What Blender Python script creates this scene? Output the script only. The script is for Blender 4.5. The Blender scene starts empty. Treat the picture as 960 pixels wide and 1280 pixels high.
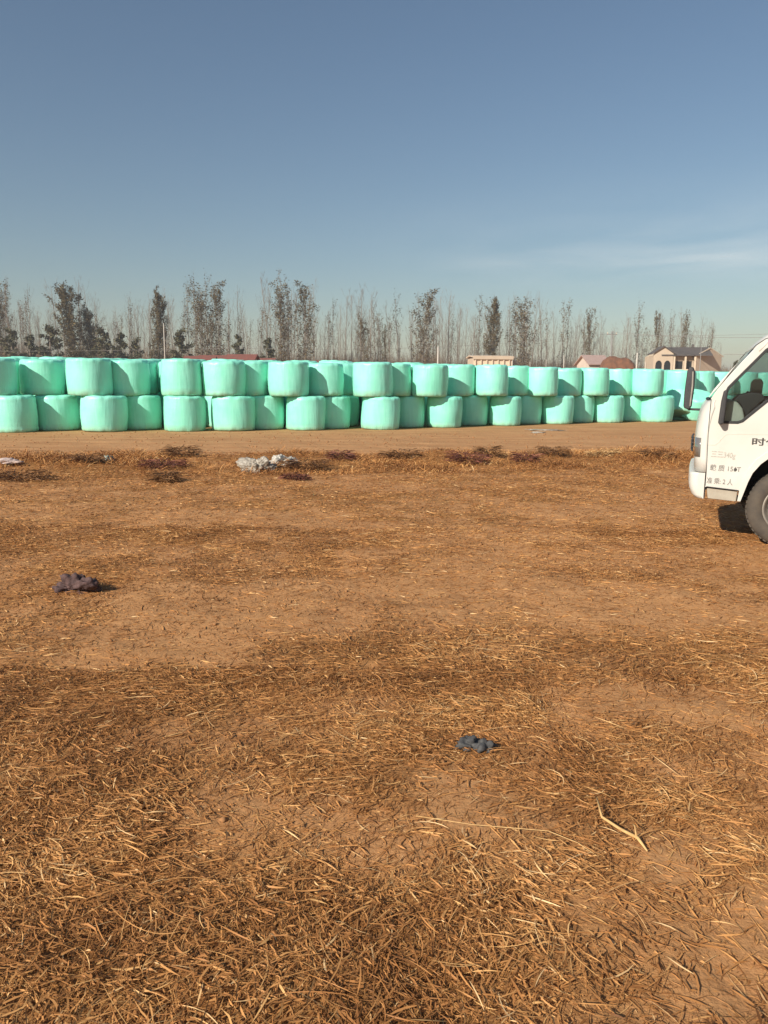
import bpy, bmesh, math, random
import numpy as np
from mathutils import Vector, Matrix
from mathutils.geometry import tessellate_polygon

scene = bpy.context.scene
C = scene.collection
rad = math.radians

# ------------------------------------------------------------------ camera, sky, sun, exposure
EYE = 1.62; PITCH = rad(9.52); ROLL = rad(.43)
cd = bpy.data.cameras.new('camera'); cam = bpy.data.objects.new('camera', cd); C.objects.link(cam)
cam.location = (0, 0, EYE)
cam.matrix_world = Matrix.Translation((0, 0, EYE)) @ Matrix.Rotation(rad(90) - PITCH, 4, 'X') @ Matrix.Rotation(ROLL, 4, 'Z')
cd.sensor_fit = 'HORIZONTAL'; cd.sensor_width = 36; cd.lens = 36
cd.clip_start = .05; cd.clip_end = 30000
scene.camera = cam

SUN_AZ = rad(44)      # the light travels into the picture and this far to the right
SUN_EL = rad(29)
w = bpy.data.worlds.new('World'); scene.world = w; w.use_nodes = True
wn = w.node_tree.nodes; wl = w.node_tree.links
bg = wn['Background']; sky = wn.new('ShaderNodeTexSky'); sky.sky_type = 'NISHITA'; sky.sun_disc = False
sky.sun_elevation = SUN_EL; sky.sun_rotation = math.pi + SUN_AZ
sky.altitude = 50; sky.air_density = 1.25; sky.dust_density = .4; sky.ozone_density = 2.7
wl.new(sky.outputs[0], bg.inputs[0]); bg.inputs[1].default_value = .056
sd = bpy.data.lights.new('sun', 'SUN'); sd.energy = 4.4; sd.angle = rad(.5); sd.color = (1, .93, .81)
sun = bpy.data.objects.new('sun', sd); C.objects.link(sun)
ldir = Vector((math.sin(SUN_AZ) * math.cos(SUN_EL), math.cos(SUN_AZ) * math.cos(SUN_EL), -math.sin(SUN_EL)))
sun.rotation_euler = ldir.to_track_quat('-Z', 'Y').to_euler(); sun.location = (-20, -20, 30)
scene.view_settings.view_transform = 'Standard'; scene.view_settings.look = 'None'
scene.view_settings.exposure = 0.58; scene.view_settings.gamma = 1
scene.view_settings.use_curve_mapping = False
scene.cycles.max_bounces = 8; scene.cycles.transparent_max_bounces = 12

# ------------------------------------------------------------------ helpers
def ray(u, v):
    x = (u - 480) / 960; y = -(v - 640) / 960
    x, y = x * math.cos(ROLL) - y * math.sin(ROLL), x * math.sin(ROLL) + y * math.cos(ROLL)
    return Vector((x, math.cos(PITCH) + y * math.sin(PITCH), -math.sin(PITCH) + y * math.cos(PITCH)))
def at(u, v, Y):
    d = ray(u, v); t = Y / d.y
    return Vector((d.x * t, Y, EYE + d.z * t))
def on_ground(u, v, z=0):
    d = ray(u, v); t = (z - EYE) / d.z
    return Vector((d.x * t, d.y * t, z))

def tag(o, label=None, cat=None, group=None, kind=None):
    if label: o['label'] = label
    if cat: o['category'] = cat
    if group: o['group'] = group
    if kind: o['kind'] = kind
    return o
def empty(name, loc=(0, 0, 0), rz=0):
    o = bpy.data.objects.new(name, None); C.objects.link(o)
    o.location = loc; o.rotation_euler = (0, 0, rz); o.empty_display_size = .2
    return o
def link(name, me, m=None, parent=None, smooth=True):
    if m is not None:
        me.materials.clear(); me.materials.append(m)
    if smooth:
        me.polygons.foreach_set('use_smooth', [True] * len(me.polygons))
    o = bpy.data.objects.new(name, me); C.objects.link(o)
    if parent: o.parent = parent
    return o
def np_mesh(name, V, F, attr=None):
    """V (n,3), F (m,k) numpy -> mesh"""
    me = bpy.data.meshes.new(name)
    V = np.asarray(V, np.float32); F = np.asarray(F, np.int32)
    k = F.shape[1]
    me.vertices.add(len(V)); me.vertices.foreach_set('co', V.ravel())
    me.loops.add(F.size); me.loops.foreach_set('vertex_index', F.ravel())
    me.polygons.add(len(F)); me.polygons.foreach_set('loop_start', np.arange(0, F.size, k, dtype=np.int32))
    me.update(calc_edges=True)
    if attr:
        for an, av in attr.items():
            a = me.attributes.new(an, 'FLOAT', 'POINT'); a.data.foreach_set('value', np.asarray(av, np.float32).ravel())
    return me

class MB:
    def __init__(s): s.v = []; s.f = []
    def add(s, v, f):
        b = len(s.v); s.v += [tuple(p) for p in v]; s.f += [tuple(i + b for i in q) for q in f]
    def box(s, x0, x1, y0, y1, z0, z1):
        s.add([(x0, y0, z0), (x1, y0, z0), (x1, y1, z0), (x0, y1, z0), (x0, y0, z1), (x1, y0, z1), (x1, y1, z1), (x0, y1, z1)],
              [(0, 3, 2, 1), (4, 5, 6, 7), (0, 1, 5, 4), (1, 2, 6, 5), (2, 3, 7, 6), (3, 0, 4, 7)])
        return s
    def tube(s, pts, rs, n=6, cap=True):
        pts = [Vector(p) for p in pts]
        if not hasattr(rs, '__len__'): rs = [rs] * len(pts)
        rings = []
        for i, p in enumerate(pts):
            d = (pts[min(i + 1, len(pts) - 1)] - pts[max(i - 1, 0)]).normalized()
            a = d.cross(Vector((0, 0, 1)) if abs(d.z) < .9 else Vector((1, 0, 0))).normalized(); b = d.cross(a)
            rings.append([p + (a * math.cos(2 * math.pi * k / n) + b * math.sin(2 * math.pi * k / n)) * rs[i] for k in range(n)])
        v = [q for r in rings for q in r]; f = []
        for i in range(len(pts) - 1):
            for k in range(n):
                f.append((i * n + k, i * n + (k + 1) % n, (i + 1) * n + (k + 1) % n, (i + 1) * n + k))
        if cap:
            f.append(tuple(range(n))[::-1]); f.append(tuple((len(pts) - 1) * n + k for k in range(n)))
        s.add(v, f); return s
    def plate(s, outer, y0, y1, holes=()):
        """polygon in the x,z plane, thick from y0 to y1, with holes"""
        loops = [list(outer)] + [list(h) for h in holes]
        flat = [p for l in loops for p in l]; n = len(flat)
        tris = tessellate_polygon([[Vector((p[0], p[1], 0)) for p in l] for l in loops])
        v = [(p[0], y0, p[1]) for p in flat] + [(p[0], y1, p[1]) for p in flat]
        f = [tuple(t) for t in tris] + [tuple(i + n for i in t)[::-1] for t in tris]
        b = 0
        for l in loops:
            m = len(l)
            for i in range(m):
                j = (i + 1) % m
                f.append((b + i, b + j, b + j + n, b + i + n))
            b += m
        s.add(v, f); return s
    def lathe(s, prof, n=32, axis='y', c=(0, 0, 0)):
        """prof: (offset along axis, radius)"""
        v = []; f = []
        for (o, r) in prof:
            for k in range(n):
                a = 2 * math.pi * k / n; q = (r * math.cos(a), r * math.sin(a))
                p = (q[0], o, q[1]) if axis == 'y' else (q[0], q[1], o)
                v.append((p[0] + c[0], p[1] + c[1], p[2] + c[2]))
        for i in range(len(prof) - 1):
            for k in range(n):
                f.append((i * n + k, i * n + (k + 1) % n, (i + 1) * n + (k + 1) % n, (i + 1) * n + k))
        s.add(v, f); return s
    def mesh(s, name='m', fix=True):
        me = bpy.data.meshes.new(name); me.from_pydata(s.v, [], s.f)
        if fix:
            bm = bmesh.new(); bm.from_mesh(me); bmesh.ops.recalc_face_normals(bm, faces=bm.faces); bm.to_mesh(me); bm.free()
        me.update(); return me
    def build(s, name, m, parent=None, smooth=False, bevel=0, fix=True):
        o = link(name, s.mesh(name, fix), m, parent, smooth)
        if bevel:
            b = o.modifiers.new('bevel', 'BEVEL'); b.width = bevel; b.segments = 3; b.limit_method = 'ANGLE'; b.angle_limit = rad(35)
            for p in o.data.polygons: p.use_smooth = True
            wn_ = o.modifiers.new('wn', 'WEIGHTED_NORMAL')
        return o

def copy_tree(o, parent=None):
    c = o.copy(); C.objects.link(c); c.parent = parent
    for ch in o.children: copy_tree(ch, c)
    return c

# value noise on numpy arrays
def _h(i, j, s):
    n = (i * 374761393 + j * 668265263 + s * 974634777) & 0xffffffff
    n = ((n ^ (n >> 13)) * 1274126177) & 0xffffffff
    return ((n ^ (n >> 16)) & 0xffffff) / float(0xffffff)
def vn(x, y, s=0):
    x = np.asarray(x, float); y = np.asarray(y, float)
    i = np.floor(x).astype(np.int64); j = np.floor(y).astype(np.int64); fx = x - i; fy = y - j
    fx = fx * fx * (3 - 2 * fx); fy = fy * fy * (3 - 2 * fy)
    return (_h(i, j, s) * (1 - fx) + _h(i + 1, j, s) * fx) * (1 - fy) + (_h(i, j + 1, s) * (1 - fx) + _h(i + 1, j + 1, s) * fx) * fy
def fbm(x, y, s=0, o=4):
    t = 0; a = .5; n = 0
    for k in range(o):
        t = t + a * vn(x * 2 ** k + 17.3 * k, y * 2 ** k - 9.1 * k, s + k); n += a; a *= .5
    return t / n
def sm(a, b, x):
    t = np.clip((x - a) / (b - a), 0, 1); return t * t * (3 - 2 * t)

# ------------------------------------------------------------------ materials
def mat(name, col, rough=.6, **kw):
    m = bpy.data.materials.new(name); m.use_nodes = True
    p = m.node_tree.nodes['Principled BSDF']
    p.inputs['Base Color'].default_value = (*col, 1); p.inputs['Roughness'].default_value = rough
    for k, v in kw.items(): p.inputs[k.replace('_', ' ')].default_value = v
    return m
def N(m, t, **kw):
    n = m.node_tree.nodes.new('ShaderNode' + t)
    for k, v in kw.items():
        if k in n.inputs: n.inputs[k].default_value = v
        elif k.replace('_', ' ') in n.inputs: n.inputs[k.replace('_', ' ')].default_value = v
        else: setattr(n, k, v)
    return n
def L(m, a, b): m.node_tree.links.new(a, b)
def P(m): return m.node_tree.nodes['Principled BSDF']
def ramp(m, stops, src):
    r = m.node_tree.nodes.new('ShaderNodeValToRGB'); e = r.color_ramp.elements
    while len(e) < len(stops): e.new(.5)
    for i, (p, c) in enumerate(stops):
        e[i].position = p; e[i].color = (*c, 1) if len(c) == 3 else c
    L(m, src, r.inputs[0]); return r
def mix(m, f, a, b, mode='MIX'):
    n = m.node_tree.nodes.new('ShaderNodeMix'); n.data_type = 'RGBA'; n.blend_type = mode
    for s, i in ((f, 0), (a, 6), (b, 7)):
        if hasattr(s, 'is_output'): L(m, s, n.inputs[i])
        else: n.inputs[i].default_value = s if i == 0 else (*s, 1)
    return n.outputs[2]
def bump(m, src, strength=.5, dist=.01, prev=None):
    b = N(m, 'Bump'); b.inputs['Strength'].default_value = strength; b.inputs['Distance'].default_value = dist
    L(m, src, b.inputs['Height'])
    if prev: L(m, prev, b.inputs['Normal'])
    return b.outputs[0]
def noise(m, scale, detail=5, vec=None, rough=.55, sc=None):
    n = N(m, 'TexNoise'); n.inputs['Scale'].default_value = scale; n.inputs['Detail'].default_value = detail; n.inputs['Roughness'].default_value = rough
    if vec is not None:
        if sc:
            mp = N(m, 'Mapping'); mp.inputs['Scale'].default_value = sc; L(m, vec, mp.inputs[0]); vec = mp.outputs[0]
        L(m, vec, n.inputs['Vector'])
    return n.outputs[0]
def varied(name, a, b, scale=4, rough=.7, bmp=0, **kw):
    """a procedural two-colour material with noise"""
    m = mat(name, a, rough, **kw); tc = N(m, 'TexCoord')
    n = noise(m, scale, 6, tc.outputs['Object'])
    r = ramp(m, [(.3, a), (.7, b)], n); L(m, r.outputs[0], P(m).inputs['Base Color'])
    if bmp: L(m, bump(m, n, .6, bmp), P(m).inputs['Normal'])
    return m

def soil_material(name, road):
    m = mat(name, (.4, .2, .09), .92); P(m).inputs['Specular IOR Level'].default_value = .15
    g = N(m, 'NewGeometry'); pos = g.outputs['Position']
    big = noise(m, .35, 5, pos); mid = noise(m, 2.2, 7, pos, .65); fine = noise(m, 45, 5, pos, .7)
    tracks = noise(m, 1.1, 7, pos, .62, (.3, 2.4, 1))
    soil = ramp(m, [(.28, (.38, .165, .054)), (.5, (.51, .243, .086)), (.75, (.61, .315, .125))], mid).outputs[0]
    soil = mix(m, .35, soil, ramp(m, [(.3, (.27, .13, .055)), (.7, (.52, .29, .14))], fine).outputs[0])
    soil = mix(m, .4, soil, ramp(m, [(.35, (.35, .172, .075)), (.65, (.53, .285, .13))], tracks).outputs[0])
    h = fine
    if road:
        soil = mix(m, .5, soil, ramp(m, [(.35, (.36, .18, .08)), (.5, (.48, .255, .12)), (.7, (.60, .345, .17))], tracks).outputs[0])
        L(m, soil, P(m).inputs['Base Color'])
        n1 = bump(m, tracks, .8, .09); L(m, bump(m, fine, .8, .012, n1), P(m).inputs['Normal'])
        return m
    at_ = N(m, 'Attribute', attribute_name='litter')
    # chopped dry leaves trodden into the soil: stretched noise in three directions
    lit = None
    for k, (a, sx) in enumerate(((.3, 1), (1.4, 1), (2.4, 1))):
        mp = N(m, 'Mapping'); mp.inputs['Rotation'].default_value = (0, 0, a); mp.inputs['Scale'].default_value = (14, 95, 20)
        L(m, pos, mp.inputs[0]); mm = N(m, 'TexNoise', Scale=1.0, Detail=3.0, Distortion=1.2); L(m, mp.outputs[0], mm.inputs['Vector'])
        if lit is None: lit = mm.outputs[0]
        else:
            q = N(m, 'Math', operation='MAXIMUM'); L(m, lit, q.inputs[0]); L(m, mm.outputs[0], q.inputs[1]); lit = q.outputs[0]
    lc = ramp(m, [(.38, (.19, .082, .026)), (.52, (.31, .142, .045)), (.66, (.44, .215, .07)), (.78, (.58, .33, .12))], lit).outputs[0]
    fac = N(m, 'Math', operation='MULTIPLY_ADD'); L(m, at_.outputs['Fac'], fac.inputs[0]); fac.inputs[1].default_value = 1.5; 
    o = N(m, 'Math', operation='MULTIPLY_ADD'); L(m, mid, o.inputs[0]); o.inputs[1].default_value = 1.3; o.inputs[2].default_value = -1.0
    L(m, o.outputs[0], fac.inputs[2]); fac.use_clamp = True
    L(m, mix(m, fac.outputs[0], soil, lc), P(m).inputs['Base Color'])
    n1 = bump(m, mid, .7, .05); n2 = bump(m, fine, .7, .008, n1)
    bn = N(m, 'Bump'); bn.inputs['Distance'].default_value = .012; L(m, lit, bn.inputs['Height']); L(m, n2, bn.inputs['Normal']); bs = N(m, 'Math', operation='MULTIPLY'); bs.inputs[1].default_value = .6
    L(m, fac.outputs[0], bs.inputs[0]); L(m, bs.outputs[0], bn.inputs['Strength']); L(m, bn.outputs[0], P(m).inputs['Normal'])
    return m

# ------------------------------------------------------------------ the terrain
def front_line(X):   # where the front of the bale wall meets the yard
    return np.interp(X, [-40, -10.9, -8.5, -4.7, -.15, 4.35, 9.0, 11.3, 60], [14.5, 22.6, 23.2, 23.9, 25.2, 28.0, 31.0, 32.0, 53])
def verge_line(X): return 16.9 + .19 * X + .5 * (vn(np.asarray(X, float) * .35, np.asarray(X, float) * 0, 5) - .5)
BARE = [(at_p, r, a) for at_p, r, a in (
    (on_ground(300, 770), (1.6, .55), 1.0), (on_ground(450, 735), (1.6, .6), 1.0), (on_ground(120, 810), (.8, .35), .8), (on_ground(40, 850), (.5, .25), .6),
    (on_ground(210, 925), (.38, .22), 1.1), (on_ground(110, 965), (.3, .15), .8), (on_ground(60, 1200), (.08, .07), .8), (on_ground(380, 880), (.4, .2), .5),
    (on_ground(900, 1060), (.35, .35), 1.1), (on_ground(930, 900), (.5, .3), .7), (on_ground(780, 880), (.5, .3), .7), (on_ground(900, 1180), (.22, .14), .6),
    (on_ground(650, 1075), (.2, .12), .6), (on_ground(700, 690), (2.4, .7), .6), (on_ground(840, 760), (1.5, .5), .7), (on_ground(200, 650), (2.5, .8), .6),
    (on_ground(620, 640), (3.5, 1.0), .45), (on_ground(420, 1015), (.25, .1), .5), (on_ground(820, 960), (.3, .15), .6))]
THICK = [(p, r, a) for p, r, a in (
    (on_ground(250, 1150), (.7, .5), .8), (on_ground(60, 1050), (.5, .5), .8), (on_ground(520, 1180), (.5, .4), .7), (on_ground(430, 850), (.9, .4), .5),
    (on_ground(60, 930), (.5, .3), .7), (on_ground(560, 970), (.6, .35), .5), (on_ground(350, 680), (2, .4), .35), (on_ground(520, 790), (1.0, .4), .5),
    (on_ground(700, 970), (.4, .3), .3), (on_ground(250, 860), (.7, .25), .6))]
def litter(X, Y):
    m = .50 + 1.5 * (fbm(X * .9, Y * 1.1, 11, 4) - .5) + 1.3 * (fbm(X * 3.1, Y * 3.3, 31, 3) - .5)
    for p, r, a in BARE: m = m - .5 * a * np.exp(-((X - p.x) / r[0]) ** 2 - ((Y - p.y) / r[1]) ** 2)
    for p, r, a in THICK: m = m + .62 * a * np.exp(-((X - p.x) / r[0]) ** 2 - ((Y - p.y) / r[1]) ** 2)
    vl = verge_line(X)
    m = m + .5 * sm(vl - 4.2, vl - 2.0, Y)
    return np.clip(m, 0, 1) * (1 - sm(vl - .3, vl + .1, Y))
def height(X, Y):
    X = np.asarray(X, float); Y = np.asarray(Y, float)
    vl = verge_line(X); fl = front_line(X)
    near = 1 - sm(60, 120, np.abs(Y) + np.abs(X) * .5)
    h = .05 * (fbm(X * .33, Y * .33, 3, 3) - .5) * near + .045 * (fbm(X * 1.7, Y * 1.7, 23, 4) - .5) * near
    h = h + .016 * (fbm(X * 9, Y * 9, 41, 3) - .5) * near
    h = h + .10 * sm(vl - 1.5, vl + 1, Y)
    h = h + .13 * np.exp(-((Y - vl + 1.0) / .8) ** 2) * (.4 + .9 * vn(X * .9, Y * .3, 9))
    flat = sm(fl - 1.5, fl - .3, Y)                     # the bales stand on level soil
    h = h * (1 - flat) + .105 * flat
    h = h + .15 * sm(fl + 2.2, fl + 5.5, Y) * (1 - .6 * sm(-2, 10, X))
    return h

def axis(a0, a1, step, lo, hi, g=1.09):
    mid_ = list(np.arange(a0, a1 + 1e-6, step)); s = step; r = []; x = mid_[-1]
    while x < hi: s *= g; x += s; r.append(x)
    s = step; l = []; x = mid_[0]
    while x > lo: s *= g; x -= s; l.append(x)
    return np.array(l[::-1] + mid_ + r)
gx = axis(-6.5, 7.5, .05, -1500, 1500); gy = axis(1.2, 19, .05, -400, 1700)
GX, GY = np.meshgrid(gx, gy)
GZ = height(GX, GY)
V = np.stack([GX, GY, GZ], -1).reshape(-1, 3); nx, ny = len(gx), len(gy)
ii, jj = np.meshgrid(np.arange(nx - 1), np.arange(ny - 1)); a0 = (jj * nx + ii).ravel()
F = np.stack([a0, a0 + 1, a0 + nx + 1, a0 + nx], -1)
cx = V[F][:, :, 0].mean(1); cy = V[F][:, :, 1].mean(1)
is_road = (cy > verge_line(cx) - .1) & (cy < front_line(cx) + 16) & (np.abs(cx) < 80)
lit = litter(GX, GY).ravel()
def submesh(name, F_, m):
    used, inv = np.unique(F_.ravel(), return_inverse=True)
    me = np_mesh(name, V[used], inv.reshape(F_.shape), {'litter': lit[used]})
    return link(name, me, m)
M_SOIL = soil_material('dry field soil', False); M_ROAD = soil_material('packed dirt', True)
tag(submesh('ground', F[~is_road], M_SOIL), kind='structure')
tag(submesh('dirt_road', F[is_road], M_ROAD), kind='structure')

# ------------------------------------------------------------------ straw and dry leaves lying on the field
rng = np.random.default_rng(7)
def ribbons(X, Y, L_, W, ang, pitch, curl, bend, tone, z0, seg=3, droop=1.0):
    """n ribbons as one vertex and face array; every ribbon seg quads long"""
    n = len(X); t = np.linspace(0, 1, seg + 1)[None, :]
    a = ang[:, None] + bend[:, None] * (t - .5)
    step = L_[:, None] / seg
    pz = pitch[:, None] * (1 - droop * 1.9 * t) + 0 * a
    dx = np.cos(a) * np.cos(pz) * step; dy = np.sin(a) * np.cos(pz) * step; dz = np.sin(pz) * step
    cxs = X[:, None] + np.concatenate([np.zeros((n, 1)), np.cumsum(dx[:, 1:], 1)], 1)
    cys = Y[:, None] + np.concatenate([np.zeros((n, 1)), np.cumsum(dy[:, 1:], 1)], 1)
    czs = z0[:, None] + np.concatenate([np.zeros((n, 1)), np.cumsum(dz[:, 1:], 1)], 1)
    wv = W[:, None] * (1 - np.abs(2 * t - 1) ** 3 * .85) * .5
    roll = curl[:, None] * (t - .4) * 2 + curl[:, None]
    ox = -np.sin(a) * np.cos(roll) * wv; oy = np.cos(a) * np.cos(roll) * wv; oz = np.sin(roll) * wv
    g = height(cxs, cys); czs = np.maximum(czs, g + .002 + np.abs(oz))
    A = np.stack([cxs + ox, cys + oy, czs + oz], -1); B = np.stack([cxs - ox, cys - oy, czs - oz], -1)
    Vv = np.stack([A, B], 2).reshape(n, -1, 3)         # n, 2(seg+1), 3
    base = (np.arange(n) * 2 * (seg + 1))[:, None]
    k = np.arange(seg)[None, :] * 2
    Fv = np.stack([base + k, base + k + 1, base + k + 3, base + k + 2], -1).reshape(-1, 4)
    tv = np.repeat(tone, 2 * (seg + 1))
    return Vv.reshape(-1, 3), Fv, tv

def straw_material(name, stops):
    m = mat(name, (.4, .2, .1), .6); P(m).inputs['Specular IOR Level'].default_value = .2
    a = N(m, 'Attribute', attribute_name='tone')
    L(m, ramp(m, stops, a.outputs['Fac']).outputs[0], P(m).inputs['Base Color'])
    return m
STOPS = [(0, (.15, .060, .019)), (.22, (.27, .113, .036)), (.45, (.41, .183, .060)), (.68, (.52, .255, .088)), (.88, (.63, .355, .135)), (1, (.75, .50, .25))]
M_STRAW = straw_material('dry straw', STOPS)

def scatter(n, y0, y1, wide, keep):
    """points between two distances, uniform on the ground, kept by litter mask"""
    Y = np.sqrt(rng.random(n) * (y1 ** 2 - y0 ** 2) + y0 ** 2)
    X = (rng.random(n) * 2 - 1) * (Y * .56 + wide)
    k = rng.random(n) < keep(X, Y); return X[k], Y[k]
def litter_layer(n, y0, y1, wide, Lr, Wr, zr, lo=.12, pw=1.2, pit=.24, pale=0.0, seg=3):
    X, Y = scatter(n, y0, y1, wide, lambda x, y: lo + (1 - lo) * np.clip(litter(x, y) * 1.15 - .05, 0, 1) ** pw)
    k = len(X); lm = litter(X, Y)
    Ln = Lr[0] + (Lr[1] - Lr[0]) * rng.random(k) ** 2.2; Wn = Wr[0] + (Wr[1] - Wr[0]) * rng.random(k) ** 1.5
    flow = 6.28 * vn(X * 1.3, Y * 1.3, 51) * 1.2; ang = flow + rng.normal(0, .9, k)
    tone = np.clip(.44 + .34 * (fbm(X * 2.5, Y * 2.5, 61, 3) - .5) * 2 + rng.normal(0, .16, k) + pale, 0, 1)
    golden = rng.random(k) < .05; tone[golden] = .8 + .2 * rng.random(golden.sum())
    z0 = height(X, Y) + .002 + zr * rng.random(k) * (.2 + lm)
    return ribbons(X, Y, Ln, Wn, ang, rng.normal(0, pit, k) * (.35 + .65 * lm), rng.normal(0, .45, k), rng.normal(0, .6, k), tone, z0, seg)
def merge(parts):
    Vs = []; Fs = []; Ts = []; b = 0
    for v, f, t in parts: Vs.append(v); Fs.append(f + b); Ts.append(t); b += len(v)
    return np.concatenate(Vs), np.concatenate(Fs), np.concatenate(Ts)
parts = [
    litter_layer(105000, 1.3, 4.2, 2.4, (.004, .022), (.0012, .004), .008, lo=.6, pw=.8, seg=2),
    litter_layer(112000, 4.0, 9.0, 2.9, (.008, .035), (.002, .005), .010, lo=.6, pw=.8, seg=2),
    litter_layer(310000, 1.3, 4.2, 2.4, (.015, .12), (.0015, .0065), .020),
    litter_layer(9000, 1.3, 4.6, 2.4, (.08, .26), (.0015, .0045), .040, pale=.22, pit=.22, seg=5),
    litter_layer(262000, 4.0, 8.5, 2.9, (.02, .11), (.0025, .008), .022, lo=.22),
    litter_layer(8500, 4.2, 9, 2.9, (.10, .32), (.002, .006), .04, pale=.22, pit=.2, seg=5),
    litter_layer(230000, 8.2, 17, 3.0, (.03, .13), (.004, .010), .035, lo=.42),
]
Vs, Fs, Ts = merge(parts)
tag(link('straw_litter', np_mesh('straw_litter', Vs, Fs, {'tone': Ts}), M_STRAW, smooth=False), 'dry straw and broken maize leaves strewn over the bare field', 'straw', kind='stuff')

# small clods and crumbs of soil
def clods():
    X, Y = scatter(16000, 1.4, 24, 1.0, lambda x, y: np.clip(.25 + 1.2 * (fbm(x * 1.4, y * 1.4, 131, 3) - .4), .05, 1)); k = len(X)
    r = (.003 + .013 * rng.random(k) ** 4) * (1 + Y * .05); U = np.array([(1, 0, 0), (0, 1, 0), (-1, 0, 0), (0, -1, 0), (0, 0, .7), (0, 0, -.6), (.6, .6, .4), (-.6, -.6, .4)], float)[:6]
    q = U[None] * r[:, None, None] * (.6 + .8 * rng.random((k, 6, 1))) + np.stack([X, Y, height(X, Y) + r * .25], -1)[:, None, :]
    Ft = np.array([(0, 1, 4), (1, 2, 4), (2, 3, 4), (3, 0, 4), (1, 0, 5), (2, 1, 5), (3, 2, 5), (0, 3, 5)])
    return q.reshape(-1, 3), (Ft[None] + (np.arange(k) * 6)[:, None, None]).reshape(-1, 3)
v_, f_ = clods()
tag(link('soil_clods', np_mesh('soil_clods', v_, f_), varied('crumbled soil', (.42, .20, .075), (.28, .13, .05), 20, .95)), 'small crumbs and clods of orange soil among the straw', 'soil clods', kind='stuff')

# dry grass on the verge
def verge_grass():
    n = 120000
    X = (rng.random(n) * 2 - 1) * 13; vl = verge_line(X)
    Y = vl - .2 - 3.0 * rng.random(n) ** 1.3
    dens = np.clip(2.4 * (fbm(X * 1.1, Y * 1.1, 71, 3) - .40), .03, 1)
    k = rng.random(n) < dens; X, Y = X[k], Y[k]; k = len(X)
    hgt = .05 + .26 * rng.random(k) ** 2 * (.2 + 1.1 * fbm(X * .8, Y * .8, 81, 2))
    tone = np.clip(.38 + .6 * (fbm(X * 1.1, Y * 1.3, 91, 3) - .5) * 2 + rng.normal(0, .2, k), 0, 1)
    return ribbons(X, Y, hgt, .005 + .007 * rng.random(k), rng.random(k) * 6.28, .75 + .7 * rng.random(k), rng.normal(0, .5, k), rng.normal(0, .6, k), tone, height(X, Y) - .005, 3, droop=.35)
v_, f_, t_ = verge_grass()
tag(link('dry_grass', np_mesh('dry_grass', v_, f_, {'tone': t_}), M_STRAW, smooth=False), 'tangled dry brown grass along the edge of the dirt road', 'grass', kind='stuff')

# ------------------------------------------------------------------ silage bales
M_FILM = mat('mint green stretch film', (.235, .69, .47), .38)
m = M_FILM; tc = N(m, 'TexCoord'); ob = tc.outputs['Object']; inf = N(m, 'ObjectInfo')
off = N(m, 'VectorMath', operation='MULTIPLY_ADD'); L(m, inf.outputs['Random'], off.inputs[0]); off.inputs[1].default_value = (31, 17, 23); L(m, ob, off.inputs[2])
vec = off.outputs[0]
n1 = noise(m, 1, 4, vec, .6, (9, 9, 1.1)); n2 = noise(m, 1, 5, vec, .6, (2.2, 2.2, 2.0)); n3 = noise(m, 1, 3, vec, .5, (34, 34, 3)); n4 = noise(m, 1, 2, vec, .5, (1.5, 1.5, 22))
base = ramp(m, [(.3, (.25, .75, .575)), (.7, (.33, .82, .65))], n2).outputs[0]
sep = N(m, 'SeparateXYZ'); L(m, ob, sep.inputs[0])
dirt = N(m, 'MapRange'); L(m, sep.outputs['Z'], dirt.inputs['Value']); dirt.inputs['From Min'].default_value = .22; dirt.inputs['From Max'].default_value = 0.0
dn = N(m, 'Math', operation='MULTIPLY'); L(m, dirt.outputs[0], dn.inputs[0]); L(m, n1, dn.inputs[1])
base = mix(m, dn.outputs[0], base, (.33, .27, .14))
tint = ramp(m, [(0, (.90, .97, .93)), (.5, (1, 1, 1)), (1, (.97, 1, 1.0))], inf.outputs['Random']).outputs[0]
base = mix(m, 1.0, base, tint, 'MULTIPLY')
L(m, base, P(m).inputs['Base Color'])
P(m).inputs['Specular IOR Level'].default_value = .4
b1 = bump(m, n1, .42, .035); b2 = bump(m, n3, .35, .010, b1); b3 = bump(m, n4, .3, .008, b2)
L(m, b3, P(m).inputs['Normal'])

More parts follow.
